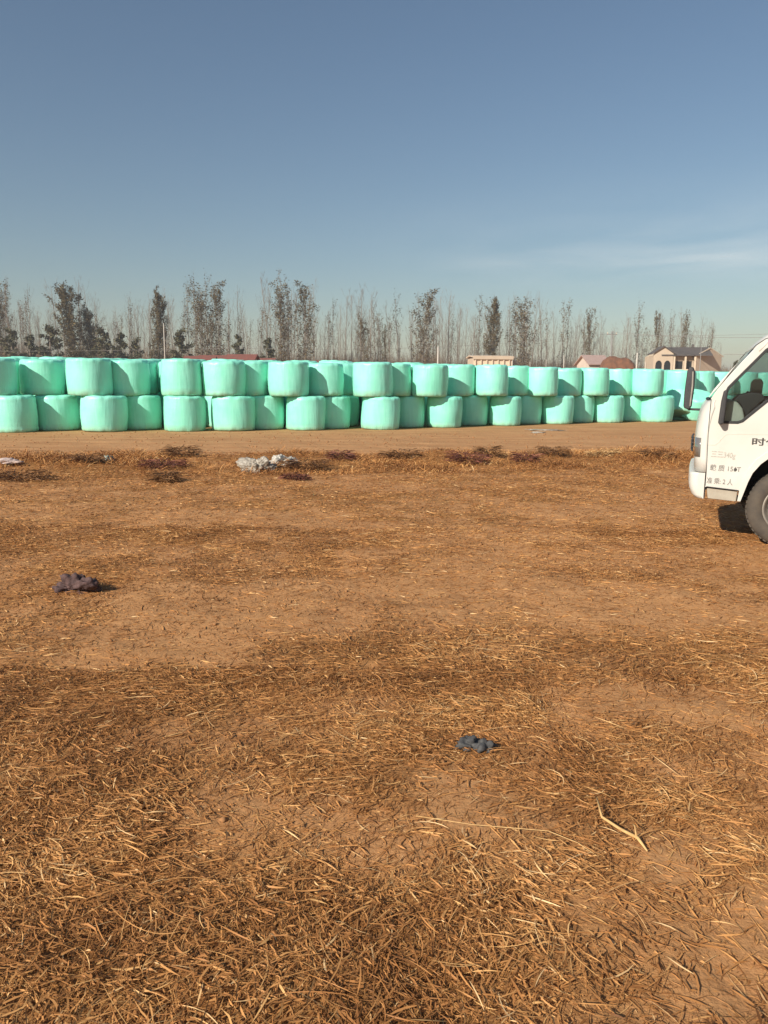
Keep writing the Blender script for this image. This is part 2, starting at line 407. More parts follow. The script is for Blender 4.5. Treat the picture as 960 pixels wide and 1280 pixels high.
def bale_mesh(seed):
    """one metre across, one metre high; origin at the base"""
    r0 = random.Random(seed); n = 64
    prof = [(0, 0), (.25, .004), (.38, .001), (.435, .006), (.460, .020), (.474, .05), (.482, .10)]
    bul = r0.uniform(.010, .018); tw = r0.uniform(-.008, .012)
    for k in range(0, 11):
        t = k / 10; prof.append((.483 + bul * math.sin(math.pi * t) + tw * (t - .5), .13 + .74 * t))
    prof += [(.483 + tw * .5, .905), (.476, .945), (.462, .972), (.440, .988), (.395, .998), (.25, 1.0), (.12, .998), (0, .997)]
    ph = [r0.random() * 6.28 for _ in range(8)]; sk = r0.uniform(-.012, .012)
    Vv = []; F_ = []
    for i, (r, z) in enumerate(prof):
        for k in range(n):
            a = 2 * math.pi * k / n
            side = min(1, r / .44)
            d = .007 * math.sin(2 * a + ph[0] + 2 * z) + .005 * math.sin(3 * a + ph[1] - 3 * z) + .004 * math.sin(5 * a + ph[2] + 4 * z)
            edge = math.exp(-((z - 1) / .09) ** 2) + math.exp(-(z / .09) ** 2)
            d += edge * (.008 * math.sin(17 * a + ph[3]) + .009 * math.sin(11 * a + ph[4]))
            d += .0035 * math.sin(23 * a + ph[5] + 5 * z) * math.sin(2 * a + ph[6])
            rr = r * (1 + d * side * 2 + .0025 * math.sin(40 * z + ph[1] + a) * side)
            zz = z + sk * 2 * math.cos(a + ph[7]) * r * (z > .5) + (.008 * math.sin(7 * a + ph[2]) * side * (z > .8))
            Vv.append((rr * math.cos(a) + sk * z, rr * math.sin(a), zz))
        if i:
            for k in range(n):
                F_.append(((i - 1) * n + k, (i - 1) * n + (k + 1) % n, i * n + (k + 1) % n, i * n + k))
    me = bpy.data.meshes.new('bale'); me.from_pydata(Vv, [], F_)
    bm = bmesh.new(); bm.from_mesh(me); bmesh.ops.remove_doubles(bm, verts=bm.verts, dist=1e-5); bmesh.ops.recalc_face_normals(bm, faces=bm.faces); bm.to_mesh(me); bm.free()
    me.materials.append(M_FILM); me.polygons.foreach_set('use_smooth', [True] * len(me.polygons))
    return me
BM = [bale_mesh(s) for s in range(8)]
br = random.Random(3)
BH = 1.09
def zyard(x, y): return float(height(x, y))
placed = []
def bale(x, y, z, D, H, label, group, tilt=None):
    o = bpy.data.objects.new('silage_bale', BM[br.randrange(8)]); C.objects.link(o)
    o.location = (x, y, z); o.scale = (D, D, H); o.rotation_euler = (0, 0, br.random() * 6.28)
    o.rotation_euler.x = br.gauss(0, rad(.9)); o.rotation_euler.y = br.gauss(0, rad(.9))
    if tilt: o.rotation_euler = tilt
    tag(o, label, 'silage bale', group); placed.append((x, y, z, D)); return o
def spot(u, extra, dY=0):
    """the point of the ray at picture column u that lies extra metres behind the front line"""
    d = ray(u, 500); k = d.x / d.y; Y = 25.0
    for _ in range(30): Y = float(front_line(k * Y)) + extra + dY
    return k * Y, Y
ORD = ['leftmost', 'second', 'third', 'fourth', 'fifth', 'sixth', 'seventh', 'eighth', 'ninth', 'tenth', 'eleventh', 'twelfth', 'thirteenth', 'fourteenth']
def nth(i): return 'leftmost' if i == 0 else ORD[i] + ' from left'
lowF = [(-13, 47), (99, 159), (203, 257), (264, 319), (357, 407), (451, 500), (533, 578), (611, 652), (677, 718), (740, 781), (799, 843)]
lowS = [71, 175, 330, 414, 508, 588, 656, 722, 785]
upF = [(-37, 23), (84, 143), (202, 254), (254, 308), (336, 387), (441, 491), (513, 559), (593, 635), (657, 697), (720, 761), (787, 828)]
upS = [54, 162, 313, 405, 490, 571, 641, 705, 771]
def width(u0, u1, Y):
    um = (u0 + u1) / 2; th = math.atan((um - 480) / 960)
    return (u1 - u0) / 960 * Y * math.cos(th) * 1.0
for i, (u0, u1) in enumerate(lowF):
    x, y = spot((u0 + u1) / 2, .62, br.uniform(-.08, .08)); D = width(u0, u1, y)
    bale(x, y, .103, D, BH, f'mint green wrapped silage bale on the soil, {nth(i)} in the front bottom row', 'bales in the front bottom row')
for i, u in enumerate(lowS):
    x, y = spot(u, 1.38, br.uniform(-.1, .1))
    bale(x, y, .103, 1.33, BH, f'half shaded mint green bale on the soil, {nth(i)} of the bottom set-back bales', 'bottom bales set back between the front ones')
for i, (u0, u1) in enumerate(upF):
    x, y = spot((u0 + u1) / 2, .66, br.uniform(-.1, .1)); D = width(u0, u1, y)
    o = bale(x, y, .103 + BH * .99, D, BH * br.uniform(.985, 1.03), f'mint green wrapped silage bale stacked on top, {nth(i)} in the front upper row', 'bales in the front upper row')
for i, u in enumerate(upS):
    x, y = spot(u, 1.42, br.uniform(-.1, .12))
    bale(x, y, .103 + BH * .99, 1.33, BH * br.uniform(.98, 1.03), f'half shaded mint green bale on top, {nth(i)} of the upper set-back bales', 'upper bales set back between the front ones')
# deeper ones that fill the gaps and the rows behind
GB = 'bales in the rows behind the wall'
for row, ex in enumerate((2.75, 4.15, 5.5)):
    u = -60 + row * 22
    while u < (838 if row else 860):
        x, y = spot(u, ex); z = zyard(x, y)
        for tier in range(2):
            bale(x + br.uniform(-.05, .05), y + br.uniform(-.05, .05), z - .005 + tier * BH * .99, 1.33, BH * (1 + br.uniform(0, .035) * tier),
                 'mint green silage bale packed in the rows behind, little more than its top showing', GB)
        u += 1.37 / y * 960 / math.cos(math.atan((u - 480) / 960))
# right hand end, behind the truck's mirror and cab
END = 'bales at the right end behind the truck'
for i, (u, ex, lab) in enumerate(((849, 1.9, 'mint green bale on top just left of the truck mirror'), (872, 2.6, 'upper mint green bale seen right behind the truck mirror'),
                                  (897, 2.9, 'upper mint green bale partly hidden by the truck windscreen pillar'), (925, 3.1, 'upper mint green bale seen through the front of the truck window'),
                                  (953, 3.2, 'upper mint green bale seen through the truck window near the picture edge'), (982, 3.3, 'upper mint green bale hidden mostly behind the truck cab'),
                                  (1012, 3.4, 'upper mint green bale beyond the truck cab, last of the row'))):
    x, y = spot(u, ex)
    bale(x, y, .103 + BH * .99, 1.38, BH, lab, END)
    bale(x, y, .103, 1.38, BH, lab.replace('upper mint', 'lower mint').replace('on top', 'on the soil'), END)
x, y = spot(846, 1.15)
bale(x + .1, y, .36, 1.25, 1.0, 'loose mint green bale slumped on its edge beside the last front bale', END, tilt=(rad(-14), rad(17), .4))
x, y = spot(874, .9)
bale(x - .2, y, .34, 1.3, 1.0, 'mint green bale tipped over below the truck mirror arm', END, tilt=(rad(10), rad(-24), 1.1))

# ------------------------------------------------------------------ the light truck
WHITE = varied('dusty white truck paint', (.63, .61, .56), (.54, .515, .46), 2.2, .42, 0, Coat_Weight=.25)
BLACKP = varied('black plastic', (.022, .021, .024), (.035, .032, .033), 30, .55, .001)
RUBBER = varied('window rubber', (.012, .012, .013), (.02, .02, .02), 20, .6)
TYREM = varied('dusty tyre rubber', (.055, .045, .037), (.095, .075, .055), 9, .85, .003)
STEEL = varied('dusty steel rim', (.20, .18, .16), (.33, .29, .24), 12, .5, .001, Metallic=.5)
DARKM = varied('dark chassis', (.012, .012, .012), (.03, .025, .02), 8, .8)
TRIM = varied('beige plastic', (.56, .51, .43), (.62, .56, .47), 20, .6)
SILLM = varied('sill paint darkened for shade', (.40, .355, .28), (.30, .25, .19), 9, .7)  # beige grey, with the shade low on the cab put into the colour
SEATM = varied('blue grey seat cloth', (.055, .065, .10), (.09, .10, .14), 30, .8, .001)
LAMPM = mat('lamp lens', (.16, .15, .14), .12, Coat_Weight=1.0)
MIRR = mat('mirror glass', (.7, .7, .7), .04, Metallic=1.0)
AMBER = mat('amber lens', (.6, .2, .03), .2)
BEDM = varied('blue painted cargo bed', (.06, .12, .28), (.09, .16, .32), 5, .5)
GLASS = bpy.data.materials.new('window glass'); GLASS.use_nodes = True
g = GLASS.node_tree; g.nodes.clear()
o_ = g.nodes.new('ShaderNodeOutputMaterial'); mx = g.nodes.new('ShaderNodeMixShader'); tr = g.nodes.new('ShaderNodeBsdfTransparent'); gl = g.nodes.new('ShaderNodeBsdfGlossy')
tr.inputs[0].default_value = (.74, .80, .80, 1); gl.inputs['Roughness'].default_value = .03
fr = g.nodes.new('ShaderNodeFresnel'); fr.inputs[0].default_value = 1.5
g.links.new(fr.outputs[0], mx.inputs[0]); g.links.new(tr.outputs[0], mx.inputs[1]); g.links.new(gl.outputs[0], mx.inputs[2]); g.links.new(mx.outputs[0], o_.inputs[0])

TH = rad(22); W = 1.74
N0 = Vector((3.166, 7.927, 0))
tz = float(height(4.08, 7.56))
truck = tag(empty('light_truck', (N0.x, N0.y, tz), -TH), 'white cab-over light truck with black lettering on its door, cut by the right picture edge', 'truck')

def arch(c, z, r, a0, a1, n):
    return [(c + r * math.cos(rad(a0 + (a1 - a0) * k / n)), z + r * math.sin(rad(a0 + (a1 - a0) * k / n))) for k in range(n + 1)]
WC, WZ, WR = .955, .395, .395
ARC_O = [(.485, .565), (.512, .67), (.55, .785), (.615, .89), (.71, .97), (.83, 1.015), (.96, 1.03), (1.09, 1.015), (1.21, .97), (1.30, .89), (1.365, .785), (1.40, .67), (1.43, .565)]
WIN = [(.285, 1.26), (.415, 1.26), (.455, 1.275), (.66, 1.475), (.70, 1.495), (1.24, 1.51), (1.26, 1.53), (1.25, 1.98), (1.22, 2.01), (.76, 2.02), (.68, 2.005), (.62, 1.965), (.31, 1.60), (.275, 1.50), (.27, 1.28)]
def grow(poly, d):
    c = [(sum(p[0] for p in poly) / len(poly), sum(p[1] for p in poly) / len(poly))][0]
    out = []; n = len(poly)
    area = sum(poly[i][0] * poly[(i + 1) % n][1] - poly[(i + 1) % n][0] * poly[i][1] for i in range(n))
    s_ = 1 if area > 0 else -1
    for i in range(n):
        a = Vector(poly[i - 1]); b = Vector(poly[i]); e = Vector(poly[(i + 1) % n])
        n1_ = Vector(((b - a).y, -(b - a).x)).normalized() * s_; n2_ = Vector(((e - b).y, -(e - b).x)).normalized() * s_
        nn = (n1_ + n2_).normalized(); k = 1 / max(.5, nn.dot(n1_)); out.append(tuple(b + nn * d * k))
    return out
SIDE = [(.155, .590), (.485, .565)] + ARC_O[1:-1] + [(1.43, .565), (1.62, .56), (1.64, 1.2), (1.63, 2.02), (1.57, 2.12), (1.2, 2.155), (.80, 2.145), (.66, 2.10), (.555, 2.04), (.43, 1.885), (.31, 1.73), (.20, 1.58), (.15, 1.49), (.145, 1.30), (.148, 1.11), (.158, .76)]
def side(y, near):
    y0, y1 = (y, y + .035) if near else (y - .035, y)
    f = -1 if near else 1
    ys = y - .004 if near else y + .004
    d = MB().plate(SIDE, y0, y1, [WIN]).build('door', WHITE, truck, bevel=.006)
    r = MB().plate(grow(WIN, .018), min(ys, y1) if near else y0, (y1 + .004) if near else ys, [grow(WIN, -.010)])
    r.build('window_rubber', RUBBER, d, bevel=.003)
    yy = (y0 + y1) / 2
    MB().plate(grow(WIN, -.006), yy - .002, yy + .002).build('window_pane', GLASS, d)
    # wheel arch lip
    lip = MB(); out = ARC_O
    inn = [(p[0] + (.042 if p[0] < WC else -.042) * min(1, abs(p[0] - WC) / .30), p[1] - .045 * min(1, max(0, (p[1] - .55) / .35))) for p in out]
    inn[0] = (.50, .46); inn[-1] = (1.415, .46)
    lo = [(.470, .46)] + [(p[0] - .004 if p[0] < WC else p[0] + .004, p[1] + .004) for p in out] + [(1.445, .46)]
    lip.plate(lo + inn[::-1], y - .012 if near else y + .002, y - .002 if near else y + .012)
    lip.build('wheel_arch_lip', WHITE, truck, bevel=.003)
    # dark liner: an arched tunnel inside the arch
    v = []; ff = []
    for k, p in enumerate(inn):
        v += [(p[0], y - f * -.0 if 0 else (y + .003 if near else y - .003), p[1]), (p[0], y + .48 if near else y - .48, p[1])]
        if k: ff.append((2 * k - 2, 2 * k, 2 * k + 1, 2 * k - 1))
    b = len(v); yb = y + .48 if near else y - .48
    v += [(p[0], yb, p[1]) for p in inn]; ff.append(tuple(range(b, b + len(inn))))
    l = MB(); l.add(v, ff); l.build('wheel_arch_liner', DARKM, truck)
    # lower sill under the front of the door
    MB().plate([(.175, .578), (.47, .556), (.462, .452), (.19, .47)], y + .012 if near else y - .06, y + .06 if near else y - .012).build('sill', SILLM, truck, bevel=.01)
    # seams pressed into the panel
    s1 = MB(); yl = y - .0005 if near else y + .0005
    s1.tube([(.153, yl, 1.485), (.149, yl, 1.30), (.150, yl, 1.11), (.159, yl, .76), (.158, yl, .60)], .0034, 5)
    s1.build('door_seam', BLACKP, d)
    s2 = MB(); s2.tube([(.15, yl, 1.022), (.225, yl, 1.024), (.25, yl, 1.045), (.30, yl, 1.115), (.33, yl, 1.137), (.45, yl, 1.142), (1.30, yl, 1.150)], .0022, 5)
    s2.build('pressed_line', TRIM, d)
    s3 = MB(); s3.tube([(1.335, yl, 2.06), (1.345, yl, 1.4), (1.345, yl, .93)], .0034, 5); s3.build('door_seam', BLACKP, d)
    s4 = MB(); s4.tube([(.17, yl, .592), (.475, yl, .569)], .006, 5); s4.build('door_seam', BLACKP, d)
    s6 = MB(); s6.tube([(.455, yl, 1.93), (.52, yl, 2.015), (.60, yl, 2.075), (.70, yl, 2.11), (.85, yl, 2.12), (1.3, yl, 2.125)], .004, 5); s6.build('roof_gutter', BLACKP, truck)
    h = MB(); yh = y - .022 if near else y + .022
    h.tube([(1.14, y, 1.40), (1.15, yh, 1.40), (1.27, yh, 1.40), (1.28, y, 1.40)], .011, 8); h.build('handle', BLACKP, d, smooth=True)
    return d
near_door = side(0, True); far_door = side(W, False)

# front: a loft across the width, rounded at both corners
FRONT = [(.74, .052), (.88, .046), (1.02, .042), (1.10, .042), (1.22, .050), (1.33, .068), (1.40, .088), (1.45, .118), (1.475, .150)]
GLZ = [(1.475, .150), (1.56, .213), (1.66, .285), (1.77, .358), (1.88, .432), (1.985, .505)]
ROOF = [(1.985, .505), (2.03, .54), (2.075, .575), (2.12, .625), (2.155, .70), (2.175, .80), (2.18, 1.1), (2.16, 1.5), (2.10, 1.625)]
def yparams():
    r = []
    for k in range(0, 9): a = math.pi / 2 * k / 8; r.append((.155 * (1 - math.cos(a)) , 1 - math.sin(a)))   # (inset y, how far back 0..1)
    mid_ = [(.155 + (W - .31) * k / 8, 0) for k in range(1, 8)]
    return [(a, b) for a, b in r] + mid_ + [(W - a, b) for a, b in r[::-1]]
YP = yparams()
def loft(prof, name, m, corner, thick=.004, y_in=0.0, parent=None, drop=0):
    v = []; n = len(YP)
    for z, s_ in prof:
        for (y, b) in YP:
            bow = .014 * (1 - (2 * y / W - 1) ** 2)
            c = corner(z) if callable(corner) else corner
            yy = y_in + y * (W - 2 * y_in) / W
            v.append((s_ + c * b - bow + .03 * 0, yy, z - drop * b))
    f = [(i * n + k, i * n + k + 1, (i + 1) * n + k + 1, (i + 1) * n + k) for i in range(len(prof) - 1) for k in range(n - 1)]
    mb = MB(); mb.add(v, f)
    o = mb.build(name, m, parent or truck, smooth=True, fix=True)
    so = o.modifiers.new('thick', 'SOLIDIFY'); so.thickness = thick; so.offset = 0
    return o
loft(FRONT, 'front_panel', WHITE, lambda z: .155 - max(0, .0 + (z - 1.40)) * .8 - (.046 if z < 2 else 0), .006)
loft(GLZ, 'windscreen', GLASS, .05, .004, y_in=.045)
loft(ROOF, 'roof', WHITE, lambda z: .055 if z < 2.15 else 0.0, .006, drop=.03)
# windscreen rubber and visor seam
mb = MB(); mb.tube([(GLZ[0][1] + .045, .05, 1.475)] + [(GLZ[0][1] - .03 * (1 - (2 * y / W - 1) ** 2) + .05 * b - .004, .045 + y * (W - .09) / W, 1.478) for y, b in YP], .009, 6); mb.build('windscreen_rubber', RUBBER, truck, smooth=True)
for ys in (.045, W - .045):
    MB().tube([(s_ + .048, ys, z) for z, s_ in GLZ], .008, 6).build('windscreen_rubber', RUBBER, truck, smooth=True)
# A pillars: white strips between windscreen and door
for ys in (0.002, W - .048):
    v = []; f = []
    pr = [(1.44, .13)] + GLZ[1:] + [(2.05, .555), (2.11, .64)]
    for k, (z, s_) in enumerate(pr):
        v += [(s_ + .03, ys, z), (s_ + .03, ys + .046, z), (s_ + .085, ys, z + .0), (s_ + .085, ys + .046, z)]
        if k:
            a = 4 * k - 4; b = 4 * k; f += [(a, b, b + 1, a + 1), (a + 2, a + 3, b + 3, b + 2), (a, a + 2, b + 2, b), (a + 1, b + 1, b + 3, a + 3)]
    mb = MB(); mb.add(v, f); mb.build('windscreen_pillar', WHITE, truck, bevel=.006)
# back wall with a window, floor
bw = MB()
v_out = [(.036, .60), (W - .036, .60), (W - .036, 2.08), (.036, 2.08)]; hole = [(.35, 1.45), (W - .35, 1.45), (W - .35, 1.95), (.35, 1.95)]
bw.plate(v_out, 1.595, 1.62, [hole]); bw.v = [(y, x, z) for x, y, z in bw.v]; bw.build('rear_wall', WHITE, truck)
pw_ = MB().plate(grow(hole, .002), 1.605, 1.609); pw_.v = [(y, x, z) for x, y, z in pw_.v]; pw_.build('rear_window', GLASS, truck)
MB().box(.18, 1.59, .04, W - .04, 1.035, 1.06).build('cab_floor', DARKM, truck)
MB().box(.17, .45, .50, W - .50, .50, 1.03).build('cab_underside', DARKM, truck)
# headlight corner, lower corner and grille
def corner_strip(z0, z1, s0, name, m, y_to=.30, far=False, grow_=.004, y_from=0.0):
    pts = [(s0 + .109 * b - .03 * (1 - (2 * y / W - 1) ** 2) - grow_, y - (grow_ if b > .4 else 0)) for y, b in YP if y_from - 1e-6 <= y <= y_to + 1e-6]
    if far: pts = [(s_, W - y) for s_, y in pts]
    mb = MB(); n = len(pts); v = []
    for z in (z0, z1):
        for s_, y in pts: v.append((s_ + (.012 if z == z0 else 0) * 0, y, z))
    mb.add(v, [(k, k + 1, n + k + 1, n + k) for k in range(n - 1)])
    o = mb.build(name, m, truck, smooth=True); so = o.modifiers.new('t', 'SOLIDIFY'); so.thickness = .008; so.offset = 0; return o
for far in (False, True):
    corner_strip(.895, 1.09, .044, 'headlight', LAMPM, .30, far, y_from=.012)
gr = MB()
for k in range(4):
    z = .93 + k * .04; gr.tube([(.012 - .03 * (1 - (2 * y / W - 1) ** 2) + .018, y, z) for y in np.linspace(.40, W - .40, 9)], .012, 6)
gr.build('grille', BLACKP, truck, smooth=True)
# bumper
v = []; f = []; n = len(YP)
sec = [(.735, .045), (.735, .014), (.728, .004), (.71, .0), (.62, .0), (.57, .008), (.51, .032), (.478, .06), (.475, .12), (.735, .12)]
for z, s_ in sec:
    for (y, b) in YP:
        v.append((s_ + .085 * b ** 1.5 * (1 if s_ < .1 else .35) - .012 * (1 - (2 * y / W - 1) ** 2) , -.01 + y * (W + .02) / W, z - .01 * b * (z < .6)))
for i in range(len(sec)):
    j = (i + 1) % len(sec)
    f += [(i * n + k, i * n + k + 1, j * n + k + 1, j * n + k) for k in range(n - 1)]
mb = MB(); mb.add(v, f); mb.add([v[i * n] for i in range(len(sec))], [tuple(range(len(sec)))]); mb.add([v[i * n + n - 1] for i in range(len(sec))], [tuple(range(len(sec)))])
mb.build('bumper', WHITE, truck, smooth=True)
for ys in (.006, W - .034):
    MB().box(.130, .162, ys, ys + .028, .475, .735).build('bumper_gap', BLACKP, truck)
# interior
da = MB().plate([(.16, 1.06), (.17, 1.36), (.24, 1.43), (.33, 1.475), (.40, 1.46), (.45, 1.40), (.475, 1.32), (.47, 1.22), (.44, 1.06)], .05, W - .05).build('dashboard', TRIM, truck, bevel=.02)
hood = [(.36, 1.475), (.42, 1.53), (.52, 1.555), (.62, 1.545), (.66, 1.50), (.60, 1.44), (.53, 1.36), (.49, 1.28), (.476, 1.24), (.477, 1.33), (.452, 1.405), (.41, 1.462)]
MB().plate(hood, .16, .62).build('instrument_hood', BLACKP, truck, bevel=.02)
sw = MB(); cc = Vector((.68, .40, 1.45)); ax = Vector((.50, 0, .86)).normalized(); e1 = Vector((0, 1, 0)); e2 = ax.cross(e1)
sw.tube([cc + (e1 * math.cos(a) + e2 * math.sin(a)) * .205 for a in [2 * math.pi * k / 32 for k in range(33)]], .015, 8)
for a in (0, 2.1, 4.2): sw.tube([cc - ax * .03, cc + (e1 * math.cos(a) + e2 * math.sin(a)) * .2], .013, 6)
sw.tube([cc - ax * .03, Vector((.40, .40, 1.05))], .025, 8)
sw.build('steering_wheel', BLACKP, truck, smooth=True)
for ys, nm in ((.17, 's'), (1.02, 's')):
    se = empty('seat'); se.parent = truck
    MB().box(.80, 1.28, ys, ys + .50, 1.065, 1.20).build('cushion', SEATM, se, bevel=.04)
    MB().plate([(1.22, 1.18), (1.34, 1.18), (1.46, 1.68), (1.36, 1.70)], ys, ys + .50).build('backrest', SEATM, se, bevel=.04)
    MB().plate([(1.37, 1.73), (1.46, 1.72), (1.49, 1.90), (1.41, 1.91)], ys + .12, ys + .38).build('headrest', SEATM, se, bevel=.03)
# a second, small mirror outside the far door window
mb = MB(); mb.plate([(.60, 1.50), (.735, 1.49), (.74, 1.66), (.72, 1.70), (.63, 1.70), (.605, 1.66)], W + .06, W + .12); mb.build('door_mirror', SEATM, truck, bevel=.015)
MB().tube([(.66, W, 1.46), (.67, W + .09, 1.50)], .012, 6).build('mirror_arm', BLACKP, truck)
# near mirror folded back against the pillar
nm_ = MB().plate([(.232, 1.245), (.262, 1.235), (.285, 1.25), (.300, 1.56), (.292, 1.585), (.262, 1.57), (.246, 1.47)], -.125, -.012).build('side_mirror', BLACKP, truck, bevel=.014)
# far mirror on its arm
ym = W + .02
fm = MB().plate([(-.135, 1.36), (-.115, 1.335), (-.055, 1.335), (-.038, 1.37), (-.022, 1.62), (-.028, 1.79), (-.05, 1.845), (-.095, 1.845), (-.118, 1.80), (-.135, 1.55)], ym, ym + .17).build('side_mirror', BLACKP, truck, bevel=.018)
mg = MB().plate([(-.01, 0)] * 0 or [(-.052, 1.37), (-.040, 1.62), (-.046, 1.79), (-.060, 1.79), (-.056, 1.62), (-.066, 1.37)], ym - .003, ym + .15); mg.build('mirror_glass', STEEL, fm)
MB().tube([(-.085, ym + .08, 1.36), (-.095, ym + .08, 1.345), (-.07, ym + .06, 1.33), (.10, W - .03, 1.33)], .014, 8).build('mirror_arm', BLACKP, truck, smooth=True)

# wheels
def wheel(s0, yface, sign):
    wh = empty('wheel', (s0, yface, WZ)); wh.parent = truck
    d = sign
    prof = [(.03 * 1, .235), (.012, .25), (.004, .30), (.010, .345), (.028, .375), (.055, .390), (.10, WR), (.15, WR), (.195, .390), (.222, .375), (.24, .345), (.246, .30), (.238, .25), (.22, .235)]
    t = MB().lathe([(o * d, r) for o, r in prof], 64).build('tyre', TYREM, wh, smooth=True)
    tr_ = MB()
    for k in range(48):
        a = 2 * math.pi * k / 48
        for yy, aa in ((.07, 0), (.125, .065), (.18, 0)):
            c_, s_ = math.cos(a + aa), math.sin(a + aa); R_ = WR - .004
            p = Vector((R_ * c_, yy * d, R_ * s_)); tg = Vector((-s_, 0, c_)); rn = Vector((c_, 0, s_)); yv = Vector((0, 1, 0))
            q = [p + tg * i * .016 + yv * j * .022 + rn * h_ for h_ in (-.006, .007) for i, j in ((-1, -1), (1, -1), (1, 1), (-1, 1))]
            tr_.add(q, [(4, 5, 6, 7), (0, 1, 5, 4), (1, 2, 6, 5), (2, 3, 7, 6), (3, 0, 4, 7)])
    tr_.build('tread', TYREM, t)
    rim = MB().lathe([(o * d, r) for o, r in [(.018, .245), (.012, .235), (.025, .222), (.06, .205), (.085, .19), (.09, .15), (.07, .125), (.065, .10), (.10, .085), (.10, 0)]], 48).build('rim', STEEL, wh, smooth=True)
    MB().lathe([(o * d, r) for o, r in [(.10, .062), (.02, .055), (.012, .045), (.012, 0)]], 24).build('hub', DARKM, rim, smooth=True)
    ho = MB(); nu = MB()
    for k in range(8):
        a = 2 * math.pi * k / 8; c_ = (.168 * math.cos(a), .168 * math.sin(a))
        ho.lathe([(.084 * d, .024), (.083 * d, 0)], 12, c=(c_[0], 0, c_[1]))
    for k in range(6):
        a = 2 * math.pi * k / 6; nu.lathe([(.09 * d, .013), (.05 * d, .013), (.048 * d, 0)], 6, c=(.108 * math.cos(a), 0, .108 * math.sin(a)))
    ho.build('vent_holes', DARKM, rim); nu.build('wheel_nuts', DARKM, rim)
    return wh
wheel(WC, .05, 1); wheel(WC, W - .05, -1); wheel(3.75, .03, 1); wheel(3.75, W - .03, -1)
MB().tube([(WC, .20, .40), (WC, W - .20, .40)], .05, 10).build('axle', DARKM, truck, smooth=True)
MB().tube([(3.75, .20, .40), (3.75, W - .20, .40)], .07, 10).build('axle', DARKM, truck, smooth=True)
for ys in (.45, W - .51): MB().box(.20, 5.2, ys, ys + .06, .52, .66).build('chassis_rail', DARKM, truck)
for ys in (.30, W - .37): MB().tube([(.45, ys, .46), (.75, ys, .40), (WC, ys, .37), (1.2, ys, .40), (1.5, ys, .46)], .032, 6).build('leaf_spring', DARKM, truck)
MB().box(1.72, 5.3, -.06, W + .06, .84, .92).build('bed_floor', BEDM, truck, bevel=.01)
for y0 in (-.06, W + .02): MB().box(1.72, 5.3, y0, y0 + .04, .925, 1.30).build('bed_side', BEDM, truck, bevel=.008)
for x0 in (1.72, 5.26): MB().box(x0, x0 + .04, -.015, W + .015, .925, 1.34).build('bed_end', BEDM, truck, bevel=.008)

# lettering on the door
INK = varied('worn black stencil paint', (.03, .028, .028), (.08, .07, .06), 60, .7)
FADED = varied('faded grey stencil paint', (.27, .25, .22), (.50, .47, .40), 45, .7)
INK2 = varied('thin grey stencil paint', (.08, .075, .07), (.30, .27, .24), 50, .7)
def text(body, s_, z, size, m, sx=1.0, rot=0, track=1.0):
    cu = bpy.data.curves.new('t', 'FONT'); cu.body = body; cu.size = size; cu.extrude = .0006; cu.offset = size * (.022 if m is INK else .010); cu.space_character = track
    to = bpy.data.objects.new('t', cu); C.objects.link(to); bpy.context.view_layer.update()
    me = bpy.data.meshes.new_from_object(to.evaluated_get(bpy.context.evaluated_depsgraph_get()))
    bpy.data.objects.remove(to); bpy.data.curves.remove(cu)
    o = link('lettering', me, m, near_door, smooth=False)
    o.location = (s_, -.0016, z); o.rotation_euler = (rad(90), rot, 0); o.scale = (sx, 1, 1); return o
text('时代', .552, 1.04, .082, INK, 1.6)
text('三三340g', .190, .905, .075, FADED, .78, rad(2))
text('载 质 156T', .188, .768, .068, INK2, .92, rad(1.5))
text('准 乘: 2 人', .168, .634, .068, INK2, .80, rad(2))
MB().lathe([(-.0022, .015), (-.0024, 0)], 16, c=(.431, 0, .782)).build('paint_blot', INK, near_door)

# ------------------------------------------------------------------ things lying about
def crumple(name, loc, dims, m, label, cat, seed, amp=.35, rz=0, n=4, sharp=1.0, flat=.0):
    r0 = random.Random(seed); bm = bmesh.new(); bmesh.ops.create_icosphere(bm, subdivisions=n, radius=.5)
    from mathutils import noise as NZ
    for v in bm.verts:
        p = v.co.copy(); q = p * 2.2 + Vector((seed * 3.1, seed, -seed))
        a = abs(NZ.noise(q)) * 2 - .4 + .6 * abs(NZ.noise(q * 2.3)) + .35 * abs(NZ.noise(q * 5)) + .3 * abs(NZ.noise(q * 11))
        v.co = p * (1 + amp * a * sharp)
        v.co.x *= dims[0]; v.co.y *= dims[1]; v.co.z = max(v.co.z, -.22) * dims[2]
    z0 = min(v.co.z for v in bm.verts)
    for v in bm.verts: v.co.z -= z0
    me = bpy.data.meshes.new(name); bm.to_mesh(me); bm.free()
    o = link(name, me, m); o.location = loc; o.rotation_euler.z = rz
    return tag(o, label, cat)
def gp(u, v):
    p = on_ground(u, v); 
    for _ in range(4): p = on_ground(u, v, float(height(p.x, p.y)))
    return p
PURP = varied('purple brown cloth', (.05, .027, .026), (.12, .068, .062), 22, .9, .02)
GREYB = varied('charcoal lump', (.035, .035, .038), (.10, .095, .09), 22, .8, .006)
PLAST = varied('dusty white plastic film', (.40, .36, .30), (.20, .16, .12), 9, .45, .02)
p = gp(97, 738); crumple('crumpled_rag', (p.x + .02, p.y, p.z - .012), (.155, .12, .115), PURP, 'crumpled purplish brown rag lying on the straw at the left', 'rag', 4, 1.5, n=5)
p = gp(79, 738); crumple('rag_scrap', (p.x, p.y, p.z - .012), (.12, .09, .07), PURP, 'small flat scrap of cloth touching the left side of the purplish rag', 'rag', 7, .8)
p = gp(586, 935); crumple('dirt_clod', (p.x, p.y, p.z + .006), (.078, .06, .05), GREYB, 'grey lump lying in the straw, left half of the dark pair', 'clod', 2, .9)
